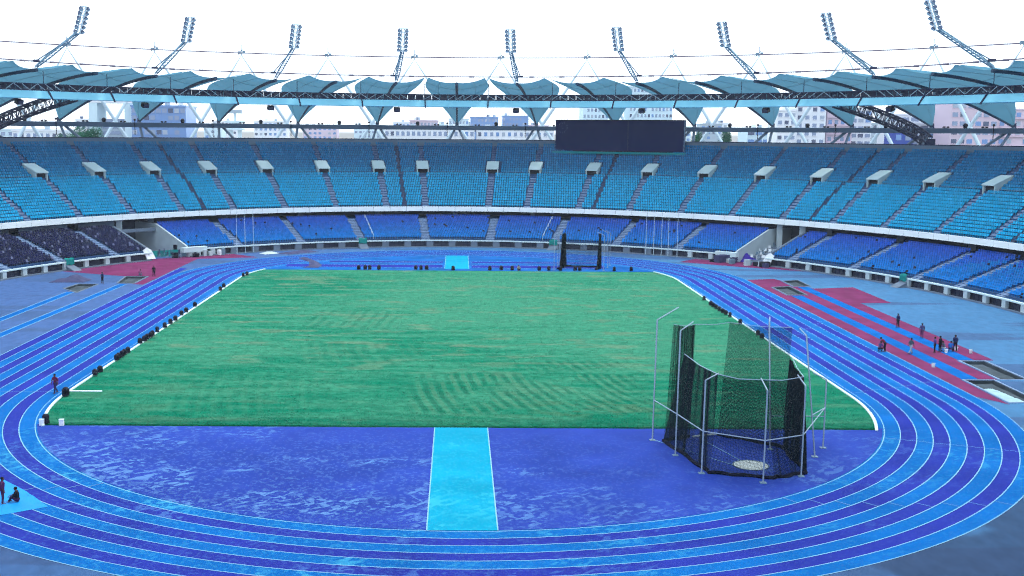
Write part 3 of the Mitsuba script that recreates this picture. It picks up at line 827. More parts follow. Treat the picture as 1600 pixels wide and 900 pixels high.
for d0 in (12.3, 14.2):
    for zz in (30.95, 32.05):
        MB().tube(E2.at(Sx, np.full(200, d0), np.full(200, zz)), 0.10, 5).put('catwalk_ring__chord', 'm_dark_metal' if zz > 31 else 'm_dark_metal')
E2.solid(-160, 160, 12.2, 14.3, 30.80, 30.92, n=120).put('catwalk_ring__walkway', 'm_dark_metal')
mbp, mbd, mbw = MB(), MB(), MB()
st = 1.5
for i, s in enumerate(np.arange(-150, 150, st)):
    z0, z1 = (30.95, 32.05) if rng.random() < .5 else (32.05, 30.95)
    if rng.random() < .75: mbp.bar(E2.at(s, 12.25, z0), E2.at(s + st, 12.25, z1), 0.08)
    mbd.bar(E2.at(s, 14.2, 30.95), E2.at(s, 14.2, 32.05), 0.08)
    mbd.bar(E2.at(s, 12.3, 32.05), E2.at(s, 14.2, 32.05), 0.08)
    # mesh infill of the far side, cable trays and boxes along the walk
    a = E2.at(s + .75, 14.1, 31.42); _, n = E2.frame(s + .75); t = (-n[1], n[0], 0)
    mbd.box(a, (0.80, 0.03, 0.56), t, (n[0], n[1], 0))
    if rng.random() < 0.7: mbw.box(E2.at(s + rng.random(), 13.2, 31.3), (0.10 + .15 * rng.random(), 0.12, 0.12 + .15 * rng.random()), t, (n[0], n[1], 0))
mbp.put('catwalk_ring__lacing', 'm_steel_pale', kind='stuff'); mbd.put('catwalk_ring__mesh_infill', 'm_dark_metal', kind='stuff'); mbw.put('catwalk_ring__junction_box', 'm_steel', kind='stuff')

# two lattice girders that carry the ring at its sides
def lattice(key, pts, w, h, n, m, r=0.13):
    """a boxed lattice girder along the polyline pts"""
    pts = np.asarray(pts, float)
    u = np.linspace(0, 1, n + 1)
    L = np.r_[0, np.cumsum(np.linalg.norm(np.diff(pts, axis=0), axis=1))]; L /= L[-1]
    c = np.stack([np.interp(u, L, pts[:, i]) for i in range(3)], 1)
    t = np.gradient(c, axis=0); t /= np.linalg.norm(t, axis=1, keepdims=True)
    side = np.cross(t, [0, 0, 1.0]); side /= np.linalg.norm(side, axis=1, keepdims=True); up = np.cross(side, t)
    ch = [c + side * (sx * w / 2) + up * (sy * h / 2) for sx in (-1, 1) for sy in (-1, 1)]
    mc = MB()
    for q in ch: mc.tube(q, r, 6)
    ml = MB()
    for i in range(n):
        for a, b in ((0, 1), (2, 3), (0, 2), (1, 3)):
            if i % 2: a, b = b, a
            ml.tube([ch[a][i], ch[b][i + 1]], r * .55, 4)
            ml.tube([ch[a][i], ch[b][i]], r * .5, 4)
    mc.put(key + '__chord', m, smooth=50); ml.put(key + '__lacing', m, kind='stuff')
for side, lab in ((1, 'dark lattice girder rising from the rim to the catwalk ring at the right'), (-1, 'dark lattice girder rising from the rim to the catwalk ring at the left')):
    key = thing('roof_girder', lab, 'girder', None)
    k = 6.05 * side
    pts = [E2.at(rib_s(k), 45.5 - 33 * u, 22.8 + 7.4 * u ** 0.72) for u in np.linspace(0, 1, 9)]
    lattice(key, pts, 1.7, 2.0, 22, 'm_dark_metal', 0.17)
    MB().box(np.array(pts[0]) - [0, 0, 0.4], (1.2, 1.2, 0.9)).put(key + '__foot', 'm_dark_metal')

# floodlight towers on every other rib
WORDS = {-7: 'leftmost of the nine floodlight towers', -5: 'second floodlight tower from the left', -3: 'third floodlight tower from the left', -1: 'fourth floodlight tower from the left', 1: 'fifth floodlight tower, the middle one of nine', 3: 'sixth floodlight tower from the left, above the scoreboard', 5: 'third floodlight tower from the right', 7: 'second floodlight tower from the right', 9: 'rightmost of the nine floodlight towers'}
for k in (-7, -5, -3, -1, 1, 3, 5, 7, 9):
    key = thing('floodlight_tower', WORDS[k] + ', slanted lattice boom on the roof edge', 'floodlight', 'floodlight towers on the roof edge')
    s = rib_s(k)
    a, b, c = E2.at(s, 5.8, 34.6), E2.at(s, -5.5, 40.1), E2.at(s, -7.4, 44.5)
    mb = MB(); ax = unit(b - a); sd = unit(np.cross(ax, [0, 0, 1])); up = np.cross(sd, ax)
    for ox, oz in ((-.45, 0), (.45, 0), (0, .55)):
        mb.tube([a + sd * ox * .5 + up * oz * .5, a + (b - a) * .3 + sd * ox + up * oz, b + sd * ox * .7 + up * oz * .7], 0.11, 6)
    for i in range(14):
        p, q = a + (b - a) * i / 14, a + (b - a) * (i + 1) / 14
        w = 1 if i > 3 else .5 + i * .12
        for (x0, z0), (x1, z1) in (((-.45, 0), (.45, 0)), ((.45, 0), (0, .55)), ((0, .55), (-.45, 0))):
            mb.tube([p + sd * x0 * w + up * z0 * w, q + sd * x1 * w + up * z1 * w], 0.06, 4)
    mb.put(key + '__boom', 'm_boom')
    hx = unit(c - b); sd = unit(np.cross(hx, [E2.frame(s)[1][0], E2.frame(s)[1][1], 0])); fw = np.cross(sd, hx)
    if fw @ (np.array([0, 0, 0.0]) - b) < 0: fw = -fw
    mb = MB()
    for x in (-.35, .35): mb.tube([b + sd * x, c + sd * x], 0.12, 6)
    for i in range(7):
        p = b + (c - b) * i / 6.0
        mb.tube([p - sd * 1.0, p + sd * 1.0], 0.08, 5)
        if i < 6: mb.tube([p - sd * .35 * (-1) ** i, b + (c - b) * (i + 1) / 6.0 + sd * .35 * (-1) ** i], 0.06, 4)
    mb.put(key + '__head_frame', 'm_steel_pale')
    aim = unit(fw * 0.75 + np.array([0, 0, -0.65]))
    for i in range(6):
        for x in (-0.78, 0.78):
            p = b + (c - b) * (i + .45) / 5.9 + sd * x
            lk = MB().tube([p - aim * .28, p - aim * .1, p + aim * .25], [0.14, 0.28, 0.35], 10).put(key + '__lamp', 'm_lamp', smooth=40)
            MB().tube([p + aim * .251, p + aim * .27], 0.30, 10).put(lk + '__glass', 'm_steel_pale')
    foot = E2.at(s - (1.0 if k > 0 else -1.0) * 0.8, 4.6, 35.7)
    MB().tube([b, foot], 0.10, 5).put(key + '__stay', 'm_steel')
    MB().box(foot, (0.5, 0.35, 0.2)).put(key + '__stay_foot', 'm_dark_metal')

# things standing on the rear beam and hung under the ring
ks = [i for i in range(-9, 10) if in_frame(E2.at(rib_s(i + .5), 46.0, 25.5))]
for o, i in enumerate(ks):
    s = rib_s(i + .5); p = E2.at(s, 46.0, 25.5)
    k = thing('dome_speaker', f'dark dome topped unit on the rear roof beam between sails, {nth(o + 1)} from the left', 'speaker', 'dome units on the rear beam')
    MB().tube([p, p + [0, 0, .35]], 0.38, 10).put(k + '__base', 'm_black', smooth=40)
    d = trimesh.creation.icosphere(2, 0.48); d.apply_translation(p + [0, 0, .55]); MB().mesh(d).put(k + '__dome', 'm_black', smooth=True)
ks = [i + f for i in range(-9, 10) for f in (-.26, .26) if in_frame(E2.at(rib_s(i + f), 46.0, 25.5))]
for o, i in enumerate(ks):
    p = E2.at(rib_s(i), 46.0, 25.5)
    k = thing('twin_spot', f'pair of small dark spot lamps on the rear roof beam, {nth(o + 1)} pair from the left', 'spotlight', 'twin spots on the rear beam')
    _, n = E2.frame(rib_s(i)); t = np.array([-n[1], n[0], 0])
    MB().bar(p - t * .55, p + t * .55, 0.08).put(k + '__rail', 'm_black')
    for q in (-.42, .42): MB().box(p + t * q + [0, 0, .22], (0.22, 0.16, 0.16), t, (n[0], n[1], 0)).put(k + '__lamp', 'm_black')
ks = [i for i in range(-9, 10) if in_frame(E2.at(rib_s(i) + 1.5, 45.3, 24.6))]
for o, i in enumerate(ks):
    p = E2.at(rib_s(i) + 1.5, 45.3, 24.6)
    k = thing('ball_post', f'thin dark post with a ball top beside a roof node, {nth(o + 1)} from the left', 'post', 'ball posts beside the roof nodes')
    MB().tube([p - [0, 0, 1.9], p + [0, 0, 1.4]], 0.09, 5).put(k + '__pole', 'm_black'); d = trimesh.creation.icosphere(1, 0.26); d.apply_translation(p + [0, 0, 1.5]); MB().mesh(d).put(k + '__ball', 'm_black', smooth=True)
for o, i in enumerate((-7, -5, -3, -1, 1, 3, 5, 7)):
    s = rib_s(i - .06 * np.sign(i)); p = E2.at(s, 11.8, 28.7); _, n = E2.frame(s); t = np.array([-n[1], n[0], 0])
    k = thing('hanging_speaker', f'dark loudspeaker box hung under the pale blue band, {nth(o + 1)} from the left', 'speaker', 'speakers under the band')
    MB().box(p, (0.62, 0.5, 0.42), t, unit(np.array([n[0], n[1], 0.35]))).put(k + '__box', 'm_black')
    MB().box(p - np.array([n[0], n[1], .35]) * .5, (0.52, 0.03, 0.33), t, unit(np.array([n[0], n[1], 0.35]))).put(k + '__grille', 'm_dark_metal')
    mb = MB(); mb.tube([p + t * .4, p + t * .4 + [0, 0, .8]], 0.05, 4); mb.tube([p - t * .4, p - t * .4 + [0, 0, .8]], 0.05, 4); mb.put(k + '__bracket', 'm_black')

# ------------------------------------------------------------------ scoreboard
key = thing('scoreboard', 'long dark switched-off scoreboard on the upper tier with a ring of clock dashes', 'scoreboard')
A_, B_ = np.array([22.2, 125.0, 0]), np.array([49.9, 113.0, 0])
bx = unit(B_ - A_); bn = np.array([bx[1], -bx[0], 0]);
if bn[1] > 0: bn = -bn
W_ = np.linalg.norm(B_ - A_); mid = (A_ + B_) / 2
z0, z1 = 19.75, 26.95
up = np.array([0, 0, 1.0])
def on_board(x, z, o): return A_ + bx * x + up * z + bn * o
MB().box(mid + up * (z0 + z1) / 2 - bn * .55, (W_ / 2, .5, (z1 - z0) / 2), bx, bn, up).put(key + '__cabinet', 'm_dark_metal')
MB().box(on_board(W_ * .285, (z0 + z1) / 2, 0.0), (W_ * .285 - .08, .035, (z1 - z0) / 2 - .22), bx, bn, up).put(key + '__screen', 'm_screen', label='left screen half with the clock ring')
MB().box(on_board(W_ * .785, (z0 + z1) / 2, 0.0), (W_ * .213 - .12, .033, (z1 - z0) / 2 - .22), bx, bn, up).put(key + '__screen', 'm_screen')
mb = MB()
for (c, hx, hz) in ((W_ / 2, W_ / 2, z1 - .1), (W_ / 2, W_ / 2, z0 + .1)): mb.box(on_board(c, hz, .03), (hx, .09, .09), bx, bn, up)
mb.put(key + '__frame', 'm_black'); MB().box(on_board(W_ - .06, (z0 + z1) / 2, .03), (.09, .08, (z1 - z0) / 2 - .2), bx, bn, up).put(key + '__frame', 'm_steel')
MB().box(mid + up * (z0 - .25) + bn * .3, (W_ / 2 + .4, .9, .22), bx, bn, up).put(key + '__ledge', 'm_green_paint')
for f in (.04, .25, .47, .69, .92):
    p = on_board(W_ * f, 0, .2)
    MB().box(p + up * (z0 - 1.35), (.16, .16, .9), bx, bn, up).put(key + '__leg', 'm_steel')
mb = MB()
cc = (1.75, z0 + 5.35)
for i in range(16):
    a = 2 * math.pi * i / 16
    r0, r1 = 0.95, 1.28
    p, q = on_board(cc[0] + r0 * math.cos(a), cc[1] + r0 * math.sin(a), .045), on_board(cc[0] + r1 * math.cos(a), cc[1] + r1 * math.sin(a), .045)
    mb.bar(p, q, 0.03, 0.12, bn)
mb.bar(on_board(cc[0] - .15, cc[1] - .05, .045), on_board(cc[0] + 1.2, cc[1] - .05, .045), 0.03, 0.05)
mb.put(key + '__clock_ring', 'm_beam')

# ------------------------------------------------------------------ hammer cages
def cord_panel(mb, p00, p10, p11, p01, mesh=0.07, r=0.0065, flare=0.0):
    """real net cords over the quad p00 (low left), p10 (low right), p11 (top right), p01 (top left), slack in the middle"""
    p00, p10, p11, p01 = (np.asarray(p, float) for p in (p00, p10, p11, p01))
    nrm = unit(np.cross(p10 - p00, p01 - p00))
    def pt(u, v):
        u, v = np.asarray(u)[..., None], np.asarray(v)[..., None]
        q = (1 - u) * (1 - v) * p00 + u * (1 - v) * p10 + u * v * p11 + (1 - u) * v * p01
        fold = 0.07 * np.sin(u * 15 + 2 * v) * (1 - .5 * v) + 0.02 * np.sin(u * 41 + 5 * v)
        return q + nrm * (fold + flare * (1 - v) ** 4) - np.array([0, 0, 1.0]) * 0.18 * np.sin(np.pi * u) * v
    w = max(np.linalg.norm(p10 - p00), np.linalg.norm(p11 - p01)); h = np.linalg.norm(p01 - p00)
    def strands(us, vs):     # arrays (n, k) of polyline parameters -> triangular prisms
        P = pt(us, vs); n, k = P.shape[:2]
        t = np.gradient(P, axis=1); t /= np.linalg.norm(t, axis=2, keepdims=True) + 1e-9
        a = np.cross(t, nrm); a /= np.linalg.norm(a, axis=2, keepdims=True) + 1e-9
        rings = np.stack([P + a * r, P - a * r * .5 + nrm * r * .87, P - a * r * .5 - nrm * r * .87], 2)
        i, j, s = np.meshgrid(np.arange(n), np.arange(k - 1), np.arange(3), indexing='ij')
        idx = lambda i, j, s: (i * k + j) * 3 + s % 3
        q = np.stack([idx(i, j, s), idx(i, j, s + 1), idx(i, j + 1, s + 1), idx(i, j + 1, s)], -1).reshape(-1, 4)
        mb.add(rings.reshape(-1, 3), q)
    nu, nv = int(w / mesh), int(h / mesh)
    uu = (np.arange(nu) + .5) / nu; vv = (np.arange(nv) + .5) / nv
    strands(np.repeat(uu[:, None], 7, 1), np.repeat(np.linspace(0, 1, 7)[None], nu, 0))
    strands(np.repeat(np.linspace(0, 1, 24)[None], nv, 0), np.repeat(vv[:, None], 24, 1))

def post(key, base, bend, tip, r=0.058, tie=None):
    mb = MB(); mb.tube([base, bend], r, 8); mb.tube([bend, tip], r * .8, 8)
    k = mb.put(key + '__post', 'm_pole', smooth=50)
    MB().box(np.array(base) + [0, 0, .02], (.22, .22, .02)).put(k + '__base_plate', 'm_steel')

key = thing('hammer_cage', 'large throwing cage of dark netting on grey posts at the near right', 'throwing cage')
Z3 = lambda p, z: np.array([p[0], p[1], z])
posts = {'p1': ((15.0, -57.5), (15.5, -55.2, 9.2), (17.6, -53.0, 9.9)), 'p2': ((16.0, -61.8), (16.4, -60.2, 9.2), (17.6, -59.0, 9.7)),
         'p3': ((17.0, -66.4), (17.1, -66.2, 6.7), (18.2, -65.4, 7.05)), 'p4': ((20.8, -68.6), (20.75, -68.9, 6.6), (20.7, -67.3, 7.1)),
         'p5': ((23.9, -67.0), (23.8, -67.4, 6.6), (23.6, -66.1, 7.1)), 'p6': ((27.8, -59.5), (28.1, -58.6, 5.2), (27.2, -58.0, 5.6)),
         'p7': ((23.6, -60.0), (24.1, -56.4, 9.3), (24.4, -55.4, 9.5)), 'p8': ((26.4, -62.0), (25.9, -60.2, 8.9), (25.6, -59.4, 9.3))}
for b, e, t in posts.values(): post(key, Z3(b, 0.02), e, t)
def tie_ring(z, names, r=0.04, out=0):
    mb = MB()
    pts = []
    for nme in names:
        b, e, t = posts[nme]; f = z / e[2]
        pts.append(np.array([b[0] + (e[0] - b[0]) * f, b[1] + (e[1] - b[1]) * f, z]))
    for a, b in zip(pts[:-1], pts[1:]): mb.tube([a, b], r, 6)
    mb.put(key + '__tie_bar', 'm_pole')
tie_ring(3.05, ['p1', 'p2', 'p3', 'p4', 'p5', 'p6', 'p8'])
tie_ring(2.4, ['p6', 'p7'], .03)
Ab, Bb, Cb, Db, Eb, Fb, Gb = (15.8, -57.9), (18.1, -56.6), (17.6, -66.5), (21.8, -67.7), (24.5, -66.3), (24.6, -59.5), (20.5, -55.9)
At, Bt, Ct, Dt, Et, Ft, Gt = (16.6, -56.2, 9.0), (18.4, -56.0, 9.0), (18.1, -65.5, 7.0), (20.7, -67.3, 7.0), (24.0, -66.2, 7.0), (25.7, -57.2, 9.0), (21.3, -55.0, 9.0)
mb = MB()
for rep in range(2):   # the left gate hangs gathered, two layers of net
    o = rep * .35
    cord_panel(mb, (Ab[0] + o, Ab[1], .05), (*Bb, .05), Bt, (At[0] + o, At[1], At[2]), 0.048, .0085)
mb.put(key + '__net_gate', 'm_net', kind='stuff', label='gathered tall net panel at the left of the cage')
mb = MB(); cord_panel(mb, (*Gb, .05), (*Fb, .05), Ft, Gt, 0.048, .0082); mb.put(key + '__net_gate', 'm_net', kind='stuff', label='tall net panel across the back of the cage')
mb = MB(); cord_panel(mb, (*Ab, .04), (*Cb, .04), Ct, (17.4, -57.0, 6.8), 0.055, .0098); mb.put(key + '__net_panel', 'm_net', kind='stuff')
mb = MB(); cord_panel(mb, (*Cb, .04), (*Db, .04), Dt, Ct, 0.055, .0095); mb.put(key + '__net_panel', 'm_net', kind='stuff')
mb = MB(); cord_panel(mb, (*Db, .04), (*Eb, .04), Et, Dt, 0.055, .0100); mb.put(key + '__net_panel', 'm_net', kind='stuff')
mb = MB(); cord_panel(mb, (*Eb, .04), (*Fb, .04), (25.2, -58.6, 6.9), Et, 0.048, .0085); mb.put(key + '__net_panel', 'm_net', kind='stuff')
for a, b in ((Ct, Dt), (Dt, Et), (Et, (25.4, -58.4, 6.9)), ((17.4, -57.0, 6.8), Ct)):
    MB().tube([a, (np.array(a) + b) / 2 - [0, 0, .15], b], 0.035, 5).put(key + '__top_cable', 'm_pole')
for a, b in ((At, Bt), (Gt, Ft), (Bt, Gt)):
    MB().tube([a, (np.array(a) + b) / 2 - [0, 0, .12], b], 0.025, 5).put(key + '__gate_cable', 'm_pole')
def hem(pts, r=0.13, m='m_net_hem'):
    P = []
    for a, b in zip(pts[:-1], pts[1:]):
        a, b = np.array(a), np.array(b)
        for t in np.linspace(0, 1, 14, endpoint=False):
            q = a + (b - a) * t; P.append((q[0] + .10 * math.sin(9 * t + q[0]), q[1] + .10 * math.sin(13 * t), .11 + .03 * math.sin(17 * t)))
    P.append((*pts[-1], .1))
    MB().tube(P, r, 6).put(key + '__net_hem', m, smooth=50)
hem([Bb, Ab, Cb, Db, Eb, Fb, Gb], .14)
MB().tube([(18.3, -56.8, .14), (20.5, -55.9, .14)], .07, 6).put(key + '__threshold', 'm_kerb')
MB().extr(sg.Point(21.0, -64.4).buffer(1.22, 24), 0.0, 0.045).put('throwing_circle', 'm_wall_white', label='pale concrete throwing circle inside the near cage', cat='throwing circle')
MB().extr(sg.Point(21.0, -64.4).buffer(1.30, 24).difference(sg.Point(21.0, -64.4).buffer(1.22, 24)), 0.0, 0.07).put('throwing_circle__rim', 'm_steel')
mb = MB()
for a, b in (((20.6, -63.2), (18.9, -57.2)), ((19.8, -64.4), (15.2, -57.6))): mb.bar((*a, .034), (*b, .034), .06, .005)
mb.put('sector_line', 'm_line', kind='structure')

key = thing('hammer_cage', 'smaller looking throwing cage with two dark gathered nets at the far end of the grass', 'throwing cage')
posts = {'a': ((16.6, 56.0), (16.6, 56.3, 6.2), (18.0, 57.2, 6.9)), 'b': ((17.4, 58.0), (17.4, 58.2, 6.0), (18.1, 58.6, 6.3)), 'c': ((25.3, 55.6), (25.3, 55.8, 6.2), (24.2, 56.6, 6.7)), 'd': ((26.5, 60.0), (26.5, 60.2, 6.3), (25.4, 60.6, 6.8)), 'e': ((27.3, 63.0), (27.3, 63.1, 6.0), (26.5, 63.0, 6.5)), 'f': ((18.2, 64.0), (18.2, 64.2, 6.0), (19.0, 64.0, 6.4))}
for b, e, t in posts.values(): post(key, Z3(b, 0.02), e, t, .045)
for (a, b, lab) in (((17.6, 57.4), (19.0, 61.5), 'gathered dark net at the left of the far cage'), ((24.1, 56.8), (25.0, 59.0), 'gathered dark net at the right of the far cage')):
    mb = MB()
    for o in (0, .15, .3): cord_panel(mb, (a[0] + o, a[1], .05), (b[0] + o, b[1], .05), (b[0] + o - .2, b[1], 6.2), (a[0] + o + .5, a[1], 6.3), .10, .02)
    mb.put(key + '__net_gate', 'm_net', kind='stuff', label=lab)
mb = MB(); cord_panel(mb, (19.0, 61.5, .05), (25.0, 60.5, .05), (25.2, 60.5, 4.3), (19.4, 61.5, 4.3), .14, .012); mb.put(key + '__net_panel', 'm_net', kind='stuff')
MB().tube([(19.4, 61.5, 4.3), (25.2, 60.5, 4.3)], .04, 5).put(key + '__top_cable', 'm_pole')
hem([(17.4, 57.0), (19.0, 61.6), (25.0, 60.4), (24.0, 56.6)], .2)

# ------------------------------------------------------------------ black stage lights along the grass
def stage_light(x, y, label, group, yaw=0.0, sc=1.0):
    k = thing('stage_light', label, 'stage light', group)
    c, s = math.cos(yaw), math.sin(yaw); X, Y = (c, s, 0), (-s, c, 0)
    p = np.array([x, y, 0.11])
    MB().box(p + [0, 0, .10 * sc], (.22 * sc, .17 * sc, .10 * sc), X, Y).put(k + '__base', 'm_black')
    for sx in (-1, 1): MB().box(p + np.array(X) * .23 * sc * sx + [0, 0, .34 * sc], (.035 * sc, .09 * sc, .16 * sc), X, Y).put(k + '__yoke', 'm_black')
    d = trimesh.creation.icosphere(2, .235 * sc); d.apply_translation(p + [0, 0, .43 * sc]); MB().mesh(d).put(k + '__head', 'm_black', smooth=True)
for i, (x, y) in enumerate([(-33.8, -53.6), (-35.5, -43.7), (-35.6, -34.9), (-35.6, -33.3), (-35.7, -27.3), (-35.75, -26.5), (-35.7, -25.4), (-35.75, -24.4), (-35.7, -23.2), (-35.9, -17.7), (-35.8, -16.2), (-35.8, -15.0), (-35.7, -13.9), (-35.8, -12.8), (-35.9, -10.2), (-35.8, -7.0), (-35.8, -4.2), (-35.8, -1.7), (-36.0, 2.4), (-36.0, 5.0), (-36.0, 10.1), (-35.8, 26.1), (-36.0, 29.7), (-35.5, 43.2), (-35.2, 44.9)]):
    if i == 0: lab, g = 'black stage light standing at the near left corner of the grass', None
    elif i == 1: lab, g = 'black stage light on the left kerb beside the short white board', None
    else: lab, g = f'black stage light on the left kerb, {nth(i - 1)} beyond the white board', 'stage lights along the left kerb'
    stage_light(x, y, lab, g, rng.uniform(-1, 1), 1.2 if i < 2 else 0.98)
for i, (x, y) in enumerate([(35.3, 19.5), (35.2, 14.6), (35.2, 12.9), (35.2, 11.2), (35.25, 9.4), (35.3, 7.6), (35.35, 6.0), (35.5, 4.3), (35.5, -1.3), (35.6, -9.7), (35.5, -11.9)]):
    stage_light(x, y, f'black stage light on the right kerb of the grass, {nth(i + 1)} from the far end', 'stage lights along the right kerb', rng.uniform(-1, 1), 0.95)
for i, (x, y) in enumerate([(-17.5, 54.3), (-16.4, 54.4), (-15.6, 54.3), (-14.0, 54.4), (-7.6, 54.6), (-6.7, 54.6), (-5.7, 54.7), (-1.1, 54.2), (5.3, 54.5), (7.3, 55.0), (9.2, 55.0), (13.9, 54.6), (15.6, 54.8), (17.6, 54.6), (20.2, 54.9), (21.0, 54.8), (27.0, 54.6), (30.0, 54.9)]):
    stage_light(x, y, f'black stage light on the far edge of the grass, {nth(i + 1)} from the left', 'stage lights along the far edge', rng.uniform(-1, 1), 1.15)

# ------------------------------------------------------------------ people
def ball(p, r, n=10):
    return m3.Manifold.sphere(r, n).translate([float(x) for x in p])
def bone(a, b, ra, rb, n=10):
    return m3.Manifold.batch_hull([ball(a, ra, n), ball(b, rb, n)])
def mani(m):
    q = m.to_mesh(); t = trimesh.Trimesh(q.vert_properties[:, :3], q.tri_verts, process=False); return t
CLOTH = {}
def cloth(rgb):
    k = 'm_cloth_%d_%d_%d' % tuple(int(v * 255) for v in rgb)
    if k not in scene: mat(k, rgb, rough=0.85)
    return k
def person(x, y, yaw, pose, shirt, trousers, label, h=1.70, group=None):
    """faces +x turned by yaw"""
    key = thing('person', label, 'person', group)
    s = h / 1.72
    lean = {'stand': 0.03, 'walk': 0.06, 'bend': 0.75, 'sit': 0.12, 'squat': 0.35}[pose]
    hipz = {'stand': .92, 'walk': .90, 'bend': .88, 'sit': .16, 'squat': .36}[pose]
    hip = np.array([0, 0, hipz]); back = np.array([math.sin(lean), 0, math.cos(lean)])
    chest = hip + back * .42; neck = hip + back * .56; head = neck + unit(back + [.15, 0, .25]) * .19
    L = {}
    for sd in (-1, 1):
        hj = hip + [0, sd * .10, -.02]; sh = neck + [0, sd * .19, -.06]
        if pose == 'walk': knee, ankle = hj + [.16 * sd + .06, 0, -.42], hj + [.26 * sd - (.10 if sd < 0 else .0), 0, -.80]
        elif pose == 'sit': knee, ankle = hj + [.32, sd * .14, .26], hj + [.50, sd * .05, -.06]
        elif pose == 'squat': knee, ankle = hj + [.34, sd * .12, .10], hj + [.14, sd * .08, -.26]
        else: knee, ankle = hj + [.03, sd * .04, -.43], hj + [.0, sd * .07, -.82]
        if pose == 'bend': el, wr = sh + [.06, sd * .05, -.27], sh + [.16, sd * .02, -.50]
        elif pose in ('sit', 'squat'): el, wr = sh + [.14, sd * .08, -.24], sh + [.36, sd * .02, -.26]
        elif pose == 'walk': el, wr = sh + [-.10 * sd, sd * .07, -.28], sh + [.06 - .10 * sd, sd * .08, -.52]
        else: el, wr = sh + [-.02, sd * .07, -.29], sh + [.08, sd * .04, -.53]
        L[sd] = (hj, knee, ankle, sh, el, wr)
    body = [bone(hip, chest, .125, .15), bone(chest, neck, .15, .06), bone(neck, head, .055, .07), ball(head, .098, 14), bone(head + [.02, 0, -.05], head + [.05, 0, -.09], .07, .05), bone(head + [.09, 0, 0], head + [.115, 0, -.02], .018, .016)]
    top = [bone(hip + back * .05, chest, .145, .172), m3.Manifold.batch_hull([ball(chest, .165), ball(neck + [0, .14, -.05], .085), ball(neck + [0, -.14, -.05], .085)])]
    low = [bone(hip + [0, -.06, .02], hip + [0, .06, .02], .142, .142)]
    for sd in (-1, 1):
        hj, knee, ankle, sh, el, wr = L[sd]
        hand = wr + unit(wr - el) * .09; toe = ankle + [.15, 0, -.05]
        body += [bone(hj, knee, .085, .055), bone(knee, ankle, .055, .04), bone(sh, el, .055, .04), bone(el, wr, .04, .03), bone(wr, hand, .032, .036)]
        for fi in (-1.5, -.5, .5, 1.5): body.append(bone(hand, hand + unit(wr - el) * (.075 - abs(fi) * .01) + np.array([.012, fi * .016, 0]), .010, .008, 6))
        body.append(bone(wr + unit(wr - el) * .03, wr + unit(wr - el) * .08 + [.045, 0, 0], .012, .009, 6))
        body.append(bone(ankle + [-.05, 0, -.05], toe, .042, .036))
        for e_ in (head + [0, sd * .10, -.01],): body.append(ball(e_, .022, 6))
        top += [bone(sh, el, .078, .062)]
        low += [bone(hj, knee, .108, .078), bone(knee, ankle + [0, 0, .04], .075, .058)]
    hair = ball(head + [-.018, 0, .022], .106, 14) - m3.Manifold.cube([.3, .3, .3]).translate([float(head[0] + .045), float(head[1] - .15), float(head[2] - .26)]) - m3.Manifold.cube([.4, .3, .3]).translate([float(head[0] - .2), float(head[1] - .15), float(head[2] - .36)])
    z0 = min(min(L[1][2][2], L[-1][2][2]) - .10, hipz - .13)
    M = T().translate([x, y, .02]).rotate([0, 0, 1], math.degrees(yaw)).scale(s).translate([0, 0, float(-z0)])
    def emit(part, solids, m_):
        mesh = mani(m3.Manifold.batch_boolean(solids, m3.OpType.Add) if isinstance(solids, list) else solids)
        put(f'{key}__{part}', mikit.ply(mesh, m_, smooth=50, to_world=M))
    emit('body', body, 'm_skin'); emit('shirt', top, cloth(shirt)); emit('trousers', low, cloth(trousers)); emit('hair', hair, 'm_hair')
NAVY, RED, GREY, BLK, WHT, VIO, BLUE, PINK = (.02, .03, .09), (.16, .015, .04), (.10, .12, .18), (.012, .012, .02), (.5, .55, .6), (.10, .05, .22), (.01, .12, .42), (.25, .06, .16)
person(54.9, -3.0, 2.0, 'stand', NAVY, BLK, 'person in dark clothes standing alone farthest up the red and blue runway')
person(55.0, -10.3, 1.2, 'walk', (.05, .05, .15), (.09, .03, .09), 'person in navy top and plum trousers walking on the outer blue strip')
person(49.7, -20.5, .4, 'walk', (.04, .07, .10), (.30, .34, .40), 'person with pale trousers stepping off the inner blue strip')
person(52.7, -19.7, 2.8, 'stand', VIO, BLK, 'person in violet shirt at the left of the group by the buckets')
person(53.5, -19.2, 2.2, 'stand', BLK, BLK, 'person all in black standing behind the violet shirted one')
person(54.1, -18.9, 3.6, 'squat', GREY, WHT, 'person crouching in grey between the standing workers')
person(54.7, -19.1, 1.0, 'squat', BLUE, NAVY, 'person in blue crouching at the right of the worker group')
person(55.3, -18.9, 1.6, 'stand', NAVY, BLK, 'person in dark clothes standing at the right end of the worker group', 1.78)
person(47.3, -19.3, 2.6, 'bend', RED, BLK, 'person in red shirt bending over at the outer lane of the track')
person(46.6, -19.5, .6, 'squat', (.05, .03, .12), BLK, 'person crouching in dark violet beside the red shirted one on the track')
person(-36.9, -42.3, -1.9, 'walk', (.10, .012, .05), (.03, .025, .08), 'person in dark red top walking on the track near the finish line')
person(-29.4, -74.0, 0.4, 'stand', (.07, .02, .08), (.05, .02, .06), 'person in maroon standing on the blue mat at the near left')
person(-28.6, -73.6, 3.2, 'sit', BLK, (.03, .01, .05), 'person in black sitting on the blue mat at the near left')
person(-50.1, 43.0, -1.2, 'stand', BLK, (.02, .01, .03), 'person in black standing on the red surface beside the far left lanes')
person(-55.8, 34.0, 1.0, 'stand', NAVY, BLK, 'person in navy standing alone on the grey apron at the left')
person(-52.6, 44.2, 2.0, 'sit', PINK, GREY, 'person in pink sitting by the far left sand pit')
person(10.3, 54.6, -1.4, 'sit', (.25, .25, .2), BLK, 'person in beige sitting on the far edge of the grass')
